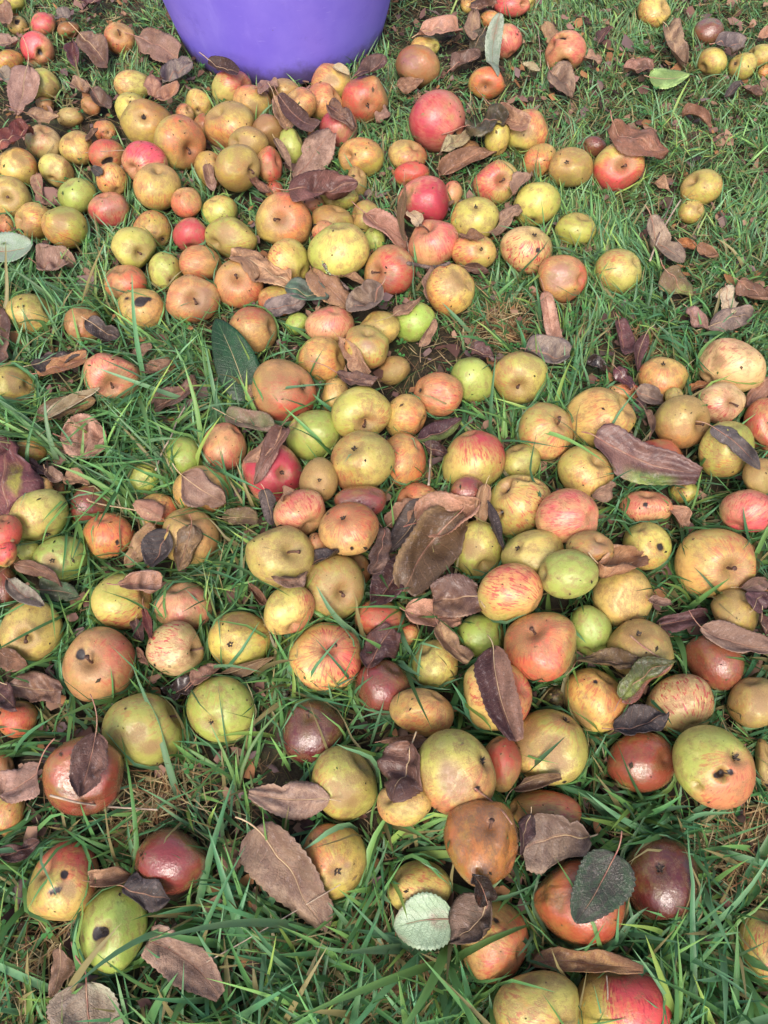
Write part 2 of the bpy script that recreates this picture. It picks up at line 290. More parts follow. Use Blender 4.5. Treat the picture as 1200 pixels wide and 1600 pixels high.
# ------------------------------------------------------------------ apples
APPLES = """17 2 21 19|YG||||green-yellow apple in the corner beyond the pink-tan leaf, cut by the frame
28 40 16 15|OL|c,0,-.5||0:-.4:.35:d|small brownish apple with a dark eye behind the split red apple
68 38 19 18|P||||faded pink apple behind the split red apple, half sunk in grass
107 47 17 14|B||||brown-orange apple half buried beside the faded pink one, far corner
58 76 26 27|P||-.5,-.3,1|.15:.25:.25:h|red striped apple with a torn dark eye between the mauve leaves
14 97 22 19|Y||||yellow apple in grass beside the split red striped apple
67 132 26 25|YG|||.6:.3:.3:b|pale yellow apple with a bruised side next to a big mauve leaf
70 163 14 11|B||||squashed rust-brown apple under the pale yellow one and mauve leaf
187 60 24 25|O|s,0,-.35||.1:-.5:.3:b|wrinkled tan and yellow apple standing alone behind mauve leaves near the tub
208 134 29 24|YG||-.9,0,.4||cream-green apple with a pink-tan leaf and red stalk across it
206 172 26 27|YG|c,0,-.5||0:-.5:.14:d|yellow-green apple showing its eye behind the large olive apple
228 193 39 37|OL|c,-.08,-.3|.8,-.5,.5|-.08:-.3:.14:d|large olive apple with a dark star eye and red shoulder
281 222 39 42|O|s,.5,.25|.5,-.3,.6||large orange apple with its dimple turned sideways, beside the olive star-eyed apple
226 254 35 33|P||0,-.6,1.2||bright pink apple wedged between large orange and tan apples
246 292 36 36|O||-.3,.5,.3||large tan apple with a green blush in front of the bright pink one
68 223 28 27|W||-.4,-.3,.4||pale cream apple with brown specks beside the rust-red torn leaf
119 231 26 26|YG||||green-yellow apple with a dry streak beside the pale cream speckled one
165 207 18 18|O|c,.15,.1|||small orange apple crowned by a curl of mauve leaf
167 245 28 27|OR|c,0,.3||0:.35:.25:d|orange-brown apple with a dark eye crossed by a white straw
26 263 32 32|Y|||.3:-.4:.2:b|large yellow apple at the heap's edge in front of the rust-red leaf
88 267 27 26|YG||||greenish yellow apple between the pale speckled apple and the lime one
14 308 34 32|O|s,-.1,-.05|-.3,0,.3||orange apple with a round stalk pit in full view at the frame's edge
120 306 29 27|G||||lime-yellow apple with grass across it in front of greenish yellow apple
175 280 24 25|Y|||.1:.7:.3:b|plain yellow apple behind the dusky purple apple
170 327 31 26|P||0,0,1|0:0:.8:p|dusky purple-pink apple half hidden by grass and a mauve leaf
291 317 23 23|O||||small smooth orange apple in front of the large tan apple
110 183 20 15|OL||||dull yellow-brown apple behind the tan leaf in long grass
142 166 15 15|B||||rotting orange-brown apple under a mauve leaf in the grass
310 162 20 23|YG|c,-.1,.5||-.1:.5:.15:b|small yellow-green apple alone in grass between tub and big orange apple
289 178 14 16|O||||little orange apple tucked behind the large side-dimpled orange apple
362 137 30 28|PY||.4,-.4,.7||pink-cheeked apple nearest the tub's foot, grass in front
394 161 29 27|O|||.1:.4:.4:b|yellow apple with a pink crown between the pink-cheeked and big orange ones
358 196 38 37|O||-.3,.1,.6||big round orange apple with a green apple leaning on it
388 223 30 25|OL+20|||-.25:-.1:.4:b|oblong mottled green apple with a brown patch leaning on the orange one
418 207 26 28|B||||tan-brown apple behind the oblong mottled green apple
420 257 20 28|OR|||0:.1:.3:b|narrow pink-orange apple wedged in shade beside the mauve folded leaf
446 146 25 23|OL|||-.4:.3:.4:b|green russeted apple touching the tub base
470 162 24 25|O||.2,-.3,.6||orange apple half under a dark brown curled leaf by the tub
506 158 29 28|O||-.2,-.6,.5||yellow-orange apple with pink top in front of the dented cream apple
518 130 31 30|Y|||-.3:-.1:.2:b;.1:-.1:.2:b|dented cream-yellow apple against the tub with a curled cream scrap on top
570 155 35 36|OR|c,.15,.25|-.6,-.1,.8||large red-orange apple showing a grey eye beside the tub
529 202 28 31|H||||hot pink apple partly covered by a dark curled leaf
564 247 34 31|Y|||-.5:-.1:.2:b|yellow apple with a rough cracked face in front of the hot pink one
455 228 19 28|G||||shaded green apple behind the large pale mauve leaf
371 263 34 36|OL|s,.75,.1|-.3,.7,.5||orange and green apple with a side dimple in front of oblong mottled one
327 265 22 28|O||||yellow-orange apple half hidden by a hanging mauve leaf scrap
343 331 27 25|YG||||pale yellow apple with grass across it between orange and tan neighbours
428 297 13 13|OR||||little orange apple end showing below a brown leaf
558 285 15 25|OL||||brown-yellow apple peeping from behind the big wine-brown leaf
530 308 29 20|YG||||greenish apple mostly hidden under the big wine-brown leaf
318 197 15 20|B||||brown apple in the gap between two large orange apples
443 342 42 41|O|s,-.25,-.2|.7,-.2,.7|0:.15:.3:p|large apple with stalk pit, bruise ring and red side
299 368 28 27|P||||rough pink-red apple between yellow brown-eyed apple and the large greenish one
361 373 39 33|YG|||-.3:-.2:.4:b|large greenish yellow apple behind the tan folded leaf
451 411 32 37|PY||-.3,0,.4||cream and pink apple wearing a broad tan leaf like a cape
520 345 32 24|OL||||olive-brown apple behind the big apple with one pink stripe
508 363 20 18|OR||||sliver of a red-orange apple behind the pink-striped big apple
529 391 46 41|YG||.25,.0,.5||big green-yellow apple with a broad pink stripe down it
572 341 22 27|OL|||.3:.2:.2:d|dull yellow apple tucked behind the tan torn leaf
585 374 16 20|G||||green apple glimpsed under the tan torn leaf
609 422 38 38|OR|s,-.65,.05|.5,.2,1|.1:.3:.5:p|dark orange-red apple with a purple cheek and side pit
313 411 32 27|OR||-.3,.3,.6||orange apple with a hot pink streak behind two orange-red ones
373 443 37 37|OR|s,-.1,-.3|.2,.2,.7||round orange-red apple in front of the caped cream apple
302 466 41 36|OR|s,0,.0|.3,.4,.7|.4:.1:.3:p|orange-pink apple with stalk pit facing up and purple bruises
434 470 29 23|O||||orange apple half covered by a slate-blue wet leaf
394 517 37 36|OR||0,-.5,.8||red-topped orange apple resting by the glossy dark green leaf
515 509 37 29|P||0,-.3,.7||smooth coral-pink apple behind a yellow speckled one
593 514 31 27|Y||-.5,-.2,.3||yellow-orange apple behind the one with a grey scar
573 542 33 33|Y|||0:-.1:.2:p|cream apple with a small grey scar on its face
503 562 35 35|Y|||-.4:.2:.3:b|orange-yellow speckled apple in front of the coral-pink one
444 611 48 48|OR|c,.7,-.2|0,.6,.8|-.1:-.3:.6:b|large rough red-brown apple in front of the glossy dark green leaf
616 579 24 22|OL||||tiny blackish green mottled apple, smallest of the middle
524 618 20 27|O||||shaded yellow-brown apple behind the big yellow-green one with a stalk end
565 645 45 40|YG+5|s,.25,.45|||big yellow-green apple with a red-brown stalk end facing out
646 503 33 30|G||||green apple under torn brown leaf pieces with a thin stalk
464 506 18 17|G||||dark green apple in shadow under the slate leaf
490 446 16 14|YG||||scrap of yellow-green apple beneath the lichen twig leaf
535 470 18 16|B||||brown-orange apple mostly under the tan leaf of the lichen twig
209 389 34 33|YG|s,.3,.25|||yellow-green apple with black specks and an open stalk pit
237 360 29 30|Y|c,.5,.5||.5:.5:.25:b|dull yellow apple with a brown eye behind the black-specked one
258 424 25 29|YG|c,.3,.5||.3:.5:.25:b|small pale green apple crossed by a broad grass blade
196 443 32 28|O|||-.5:.4:.3:b|wrinkled orange-tan apple beneath the black-specked one
221 485 36 33|O||.1,.1,.3|0:-.4:.3:d|orange-yellow apple with a dark smudge, grass growing up its front
101 356 35 32|Y|||-.1:-.3:.3:b|dented plain yellow apple beside long grass and the mauve rumpled leaf
53 346 29 29|Y|||-.3:.3:.3:b|dull yellow apple between the dented yellow apple and a pale green leaf
8 352 15 17|OR||||red-orange apple sliver above the pale green leaf at the frame's edge
48 491 38 31|Y||.2,.5,.2||egg-shaped yellow apple alone in deep grass below the rumpled mauve leaf
131 507 30 27|B||||rough brown and pink apple with a slate leaf on its side
176 591 43 38|P|s,0,.35|.2,-.2,.8|0:0:.4:b|blotchy red and yellow apple alone in grass beside orange curled leaf
20 603 36 29|YG|||0:-.4:.3:b|yellow-green apple in grass near the orange curled leaf, cut by the frame
800 8 27 19|P||0,0,.9||pink apple cut by the top of the frame above the grey-green leaf
766 30 16 14|Y||||small cream-yellow apple next to the tip of the grey-green leaf
790 65 25 27|P||.3,0,.9||pink-red apple behind the upright grey-green leaf
664 73 22 17|Y||-.5,-.3,.4||cream apple end showing behind the brown and purple apple
653 104 33 33|B||-.4,-.3,.6|-.4:-.4:.5:p|brown and purple half-rotten apple in grass next to the tub
760 130 27 25|O|s,-.1,.3|||lone orange apple with a cleft, beneath the grey-green leaf's tip
683 189 42 47|H|c,.7,.5|-.4,0,.9||large pink-red apple with a cream cheek, standing in grass
884 80 31 32|P||-.2,-.3,1|0:.62:.36:h|red-pink apple with a jagged rotten hole low on its side
823 207 33 35|PY||.7,-.2,.5|.1:0:.3:b|yellow and pink apple under the tan-pink leaf with thin red stalk
777 217 19 27|Y||||yellow apple mostly hidden by the dark olive leaf
843 252 26 27|Y|||-.2:.4:.3:b|lumpy little golden apple in front of the yellow and pink one
892 261 33 30|OL|c,-.15,-.3|||dull yellow-brown apple with star eye and long dry stalk crossing it
637 243 29 24|O||||orange apple beside the large pink-red one with a grassy edge
643 272 27 19|OR||||peeling orange-red apple just behind the peeled magenta apple
775 285 34 34|PY|s,.33,-.05|-.5,0,.7||pinkish apple with a clean round stalk pit
661 313 38 37|H|||-.75:.1:.3:b|magenta striped apple with its brown skin peeling at one edge
707 303 15 20|P||||small dusky pink apple between the magenta and the pit-showing one
839 319 36 33|YG|c,-.1,.8|.5,.1,.2||smooth yellow-green apple with an orange cheek in front of the golden one
742 342 36 33|Y|c,.1,-.6|||pale yellow apple with grey eye at the top
733 237 19 17|B||||rusty broken apple under the cream cupped leaf
732 8 12 13|Y||||scrap of yellow apple behind leaves at the top of the frame
824 5 11 14|Y||||small yellow apple touching the pink one at the top edge
1022 19 25 26|Y||-.6,0,.4||lone yellow-tan apple in tall grass, farthest from the heap
1107 50 23 21|R||||rotten red and orange apple sunk in grass beside a mauve folded leaf
1112 97 23 22|Y||-.5,0,.4||cream egg-shaped apple beside a green one in thin grass
1160 105 22 22|YG|c,-.6,-.3||-.6:-.3:.25:b|green-yellow apple with a dried eye in thin grass
1190 88 24 19|YG||||pale green apple behind the dried-eye one, cut by the frame
1194 112 10 11|Y||||bit of a yellow apple at the frame's edge in thin grass
927 229 20 16|R||.3,-.2,.8||dusky purple apple behind the apple with deep brown pit
967 260 39 38|PY|s,.25,-.1|.3,.5,1|.1:-.1:.3:b|yellow and crimson apple with a deep brown stalk pit
1096 293 32 28|Y||.3,-.2,.3||round buff apple alone in the thin grass
1080 331 20 18|YG|||.3:-.3:.25:b|small green apple in front of the round buff one
677 382 38 37|P|s,-.3,-.75|.2,-.3,.8||red apple held up behind the bark twig
740 397 34 27|PY|c,.4,-.2|-.4,-.4,.5||pink and yellow apple with dark eye and a brown leaf stuck in front
704 453 36 39|Y|||.2:-.3:.5:b|tall olive-yellow apple under the bark twig
822 391 39 36|W|c,.3,-.7|0,.2,.7|.5:0:.16:d|pale pink apple with a purple mark and dry star eye on top
899 358 31 25|YG||||pale green apple sitting deep in the grass past the pink marked one
879 436 37 36|OR|||.0:-.3:.5:p|apple with a large purple bruise over pinkish green skin
685 616 37 33|OR|c,-.85,-.2|0,0,.5||bright orange freckled apple
738 594 33 34|G||.6,.3,.1||clear green apple between the orange freckled and the big lemon one
812 590 42 39|YG|s,0,.45|-.6,-.3,.4||large lemon apple with an orange shoulder and a leaf in its pit
634 651 31 34|O||.6,.4,.5||orange apple with a pink corner beside big yellow-green one
966 424 35 34|YG||-.6,-.4,.3||yellow-green apple, pear-toned, upright in bright grass
1143 571 52 41|W||-.2,-.2,.35|-.6:-.3:.2:b|very large pale flecked apple lying on its side
1036 593 38 34|Y|c,0,-.75|||cream-yellow apple with grey eye behind the twisted grey leaf
1127 630 37 31|W|s,.55,.0|-.1,.3,.6||pink-streaked apple with a small pit below the very large pale one
1065 659 43 40|OL|s,.8,.05|-.2,.8,.7||green-brown apple with a stubby stalk at its side
975 612 25 14|O||||orange apple top peeping over the big peach apple
938 653 54 46|O||.1,-.2,.5|||big peach-orange apple with faint red streaks
60 806 45 40|YG|c,.3,.85|-.6,0,.3||large green-yellow apple with rosy side above the green eyed one
94 876 42 37|G|c,-.35,.05||-.35:.1:.2:b|green apple with a ragged open eye and grass blade across
169 837 39 34|O|||.4:.3:.12:d|buff apple with brown pinprick spots nestled in grass
223 749 25 25|G||||small dull green apple under a dry twig
288 713 31 30|G||||bright green apple crossed by a thin grass blade beside the pink one
247 800 30 28|O||||orange apple largely covered by a pink-tan leaf with curled stalk
316 766 44 37|O||||orange apple with a mauve leaf plastered over its top
298 838 43 43|O||.3,-.2,.2|-.1:.3:.15:d|buff-orange apple with an olive wet leaf hanging on it
8 833 26 28|OR||||rusty orange apple beside the large green-yellow one at the frame's edge
8 865 18 20|PY||||pink and yellow apple sliver beneath the rusty orange one
55 767 28 22|O||||buff apple hidden behind the large green-yellow one and mauve leaf
47 706 25 18|Y||||cream-yellow apple behind the big purple leaf with yellow patch
143 790 33 32|R||||dusky dark red apple in shade behind the spotted buff one
5 918 24 32|R||||wet dark red apple at the frame's edge by the pale torn leaf
49 985 48 46|O|s,-.25,.22|-.3,.2,.2||large buff apple with short stalk in its pit, beside the wet brown leaf
190 940 46 42|PY||.3,.1,.6||pink and orange apple under a crinkled pink-tan leaf
286 948 44 37|P||.2,.1,.6|.4:.4:.4:b|blotchy red and cream apple scabbed along its front
92 768 15 14|B||||small rusty apple behind the large green-yellow one's shoulder
44 862 18 16|G||||dark green apple in shadow behind the green eyed apple
351 698 33 36|P||0,0,.7||dusty pink apple with a thin scratch, beside the bright green one
426 738 46 44|H|c,.4,.0||.4:0:.14:b|crimson apple with brown leaf folded over it
490 680 41 38|G+10||-.7,0,.2||vivid lime apple with tiny black dots
498 751 29 35|OL|c,0,.0|||olive apple with a pale central dot in front of the vivid lime one
567 721 48 46|Y+15|c,-.3,-.45||-.15:.7:.08:d|large lemon-yellow apple with a dark eye on its top
468 802 39 36|P||0,-.2,.8|||raspberry striped apple with a leaf crumb on top
563 784 39 24|R+-30||||wet red-brown rotting apple under the large lemon-yellow one
545 826 45 40|O+10|c,-.25,-.5||.1:.7:.1:d|peach apple with star eye and small dark spots, leaf at its side
438 870 52 47|O|s,.45,-.2|0,0,.15|||big buff-orange apple with red scratch and shallow pit
521 919 46 50|OL|s,.45,.2|||big olive-brown apple with a fuzzy pit, beside scratched buff apple
556 892 22 26|B||||brown apple behind the big olive-brown one
452 952 38 38|PY|||||red-flecked cream-orange apple partly behind the big olive-brown one
632 719 32 40|O|||||golden-orange apple beside the large lemon-yellow one
740 720 47 46|PY||.4,-.5,.8|||large rosy apple with yellow-green base
733 770 28 26|R||.0,0,.9|||shrivelled purple-red apple wedged in front of the large rosy one
814 722 29 27|YG|||||smooth light green apple beside the large rosy one
652 784 32 28|O|||||orange apple rising behind the tan leaf pile
812 790 48 46|PY+10|c,-.45,-.5|.3,-.1,.5|-.45:-.6:.22:h;-.68:.25:.18:h|big mottled apple with two black rot spots
853 674 41 43|PY|s,.6,-.4|0,.2,.6|||red-dashed orange apple with a dark pit in shade
886 806 47 41|P||0,-.4,.7|||red-shouldered apple behind the big one with two black rot spots
747 860 36 45|YG|||-.3:-.1:.3:b|green-yellow apple half under the crumpled leaf pile
832 865 47 36|YG|c,-.55,-.3|.5,0,.3|||flattish yellow-tan apple with a dark eye on one side
888 897 45 37|G+5|||||clear lime apple in front of the flattish yellow-tan one
797 926 49 44|PY||.3,-.3,.6|||orange apple with red streaks behind tall grass blades
922 856 36 26|OL|||.3:-.1:.3:p|dull brown apple with a bruise behind the rolled orange leaf
593 968 37 30|OR|||||pink-orange apple in shade under the leaf pile's tail
915 739 42 41|PY||.2,0,.4|||yellow apple with red dashes beneath the big peach one
1023 714 45 27|K|||||glossy brick-red rotten apple under the long purple leaf
1135 702 42 42|YG|||||yellow-green apple beneath the grey curled leaf at the edge
1195 665 32 42|OR||0,0,.7|||red-brown apple cut by the frame beyond the grey curled leaf
1010 793 40 25|P||.1,-.2,.8|-.05:-.2:.2:d|pink and orange apple with a round black bruise
1168 798 42 32|P|||||coral-red apple tangled in grass blades near the bright green blade
1187 745 26 28|OL|||||dull green apple in shade at the frame's edge under grass
1011 853 37 36|YG|||.6:0:.3:d|yellow-green apple with thin grass and a black crumbly side
1118 880 61 52|PY+10|s,.55,.25|.3,0,.6|.5:.1:.25:b|huge rosy apple with a split scar, wider than its neighbours
973 934 46 46|Y||.5,0,.2|.3:.8:.2:b|yellow apple topped by the rolled orange-brown leaf
1148 956 36 34|OL|||||olive-brown apple beneath the huge rosy split one
1070 768 22 18|YG|||||small yellow-green apple behind grass past the black-bruised pink one
155 1038 55 56|OR|s,-.35,-.1|.5,-.3,.6|-.6:-.3:.15:d|large orange-red apple with dark pit and grass across its front
273 1013 43 41|W|s,.8,.05|-.3,-.5,.3|||cream-pink apple with scratch lines and a side pit
222 1140 60 55|YG|s,.8,-.5|-.2,-.8,.2|-.1:.15:.3:b;.3:.4:.3:b|very large green-yellow apple with brown smudges
129 1212 61 60|K||||.|large wet brick-brown rotten apple under a dark triangular leaf
10 1268 28 38|Y|||||yellow apple half out of frame beneath the pink-mauve leaf
4 1205 18 28|B|||||brown-orange apple behind the pink-mauve leaf at the frame's edge
26 1124 32 28|O|||||yellow and rust apple in grass under the brown wet leaf
375 1001 48 44|YG|c,-.35,.1|.2,-.8,.3|0:-.8:.4:b|green-yellow apple with big open eye and brown cap
345 1108 51 49|YG|c,-.3,.5|-.1,-.6,.2|-.3:.55:.12:b|round green-yellow apple with low eye in tall grass
508 1026 54 51|PY|s,.05,-.28|.6,0,.8|||striped red and cream apple with stalk facing up, moss beside it
490 1143 46 48|D|s,-.2,-.5|||dark wine-red rotten apple between grass and the green apple
538 1224 49 56|YG|||0:.4:.35:b|lumpy green apple blushing orange below, mauve leaf at its side
600 1074 42 42|R||.0,0,.9|||dark red apple under a glossy purple leaf
844 1011 54 52|O|s,-.25,-.5||||large buff apple with a thick short stalk, grass in front
752 995 36 33|G|||||lime apple mostly screened by thick grass blades
679 1038 35 37|YG|||||yellow-green apple in grass below the golden tan leaf
778 1086 51 53|PY||.5,0,.7|||red-streaked yellow apple behind the tall folded wine-brown leaf
659 1113 48 36|O||.3,.3,.5|||wide yellow apple with pink flecks behind grass
713 1207 59 65|YG+10|c,.75,-.35|.1,.9,.8|.1:.35:.4:p;.5:.4:.1:d|very large yellow-brown apple with two small holes and dark eye
784 1194 30 42|OR|||||brown-orange apple in the shade of the very large one
858 1168 58 57|YG|c,.5,-.8||0:-.1:.3:b;-.6:.0:.4:b|large green apple with sooty brown smears beside folded leaf
632 1258 41 32|Y|||||yellow russet apple below the round purple leaf
852 1270 54 34|OR|||||flattened orange apple behind the grey-brown leaves
922 985 33 38|G|||||lime-yellow smooth apple next to one with grass, behind the long narrow leaf
1001 1014 50 45|OL|c,0,-.6|0,-.5,.4||yellow-brown apple with its eye on top, thin stalk lying across
932 1094 47 48|Y|||-.5:.5:.4:b;0:-.6:.1:d|lumpy yellow apple beneath the long narrow brown leaf
1062 1100 51 45|W||.3,-.2,.5|||pale pink blotched apple behind the slate leaf
1116 1036 45 42|R||.0,.3,.7|||dull pink-brown apple under the wide mauve-tan leaf
1180 1098 42 38|OL|||.2:0:.4:b|brown-yellow apple deep in grass at the frame's edge
1003 1190 53 46|K||.0,0,.6|0:.2:.3:b|sunken orange-red rotting apple beneath the slate leaf
1116 1199 62 63|YG|c,.65,-.25|.6,.8,1|.2:.25:.17:h;.42:.12:.1:d;.05:.2:.09:d|huge green to red apple with wormy brown holes
1197 1198 16 42|OL|||||brown apple sliver at the frame's edge beside the huge wormy one
99 1375 54 60|PY||.2,-.8,.8|.0:-.15:.13:d;.1:.2:.15:b|large yellow apple with red crown and purple round bruise
178 1452 50 67|G|c,-.35,.1||-.35:.1:.22:d;-.3:.4:.15:b|tall green apple with black smudged eye between grass stems
268 1346 54 50|R||.0,0,.8|||dusky red-brown apple veiled by grass behind the dark slate leaf
521 1347 50 57|Y|c,.15,.3|-.7,0,.6|.45:.1:.12:p;0:.3:.12:p|yellow apple with two small ringed holes beside the large mottled leaf
752 1319 56 66|BW|s,.1,-.3|||collapsed orange-brown rotten apple with wet wrinkled skin
655 1388 48 42|Y||.0,-.5,.4|||red-edged yellow apple behind the pale green leaf
773 1472 50 62|O||.6,.3,.6|.1:-.6:.12:d|golden apple with pink base under the grey-brown leaf
838 1582 64 62|Y|s,.7,.5|-.3,.3,.4|-.1:-.7:.2:b|big brown-yellow apple with dark stalk at the bottom of the frame
906 1412 69 66|K||.0,0,.5|-.5:0:.2:b|bright brick-red rotting apple under a dark wet leaf
1031 1373 57 62|D|c,0,-.25||||chocolate-red rotten apple with sunken eye and wet shine
976 1580 72 66|PY||.8,.3,1||huge yellow apple with crimson side at the bottom of the frame
1198 1481 44 58|PY||.0,0,.5|||pink-striped apple cut by the frame in dark grass
868 1090 19 17|X|||||black shrivelled apple remnant in grass beside large buff apple
497 848 15 15|B|||||shaded brown apple between the scratched buff-orange and the peach star-eyed apples
638 992 16 16|OR|||||bit of orange apple under the wide pinkish spotted leaf
612 702 14 16|O|||||small buff apple wedged behind the lemon-yellow dark-eyed one
487 322 20 17|B|||||brown apple in shade beneath the big crinkled wine-brown leaf
1053 620 14 14|YG|||||sliver of yellow apple behind the cream-yellow grey-eyed one
715 430 14 14|B|||||brown apple bit in shade behind the tall olive-yellow apple"""
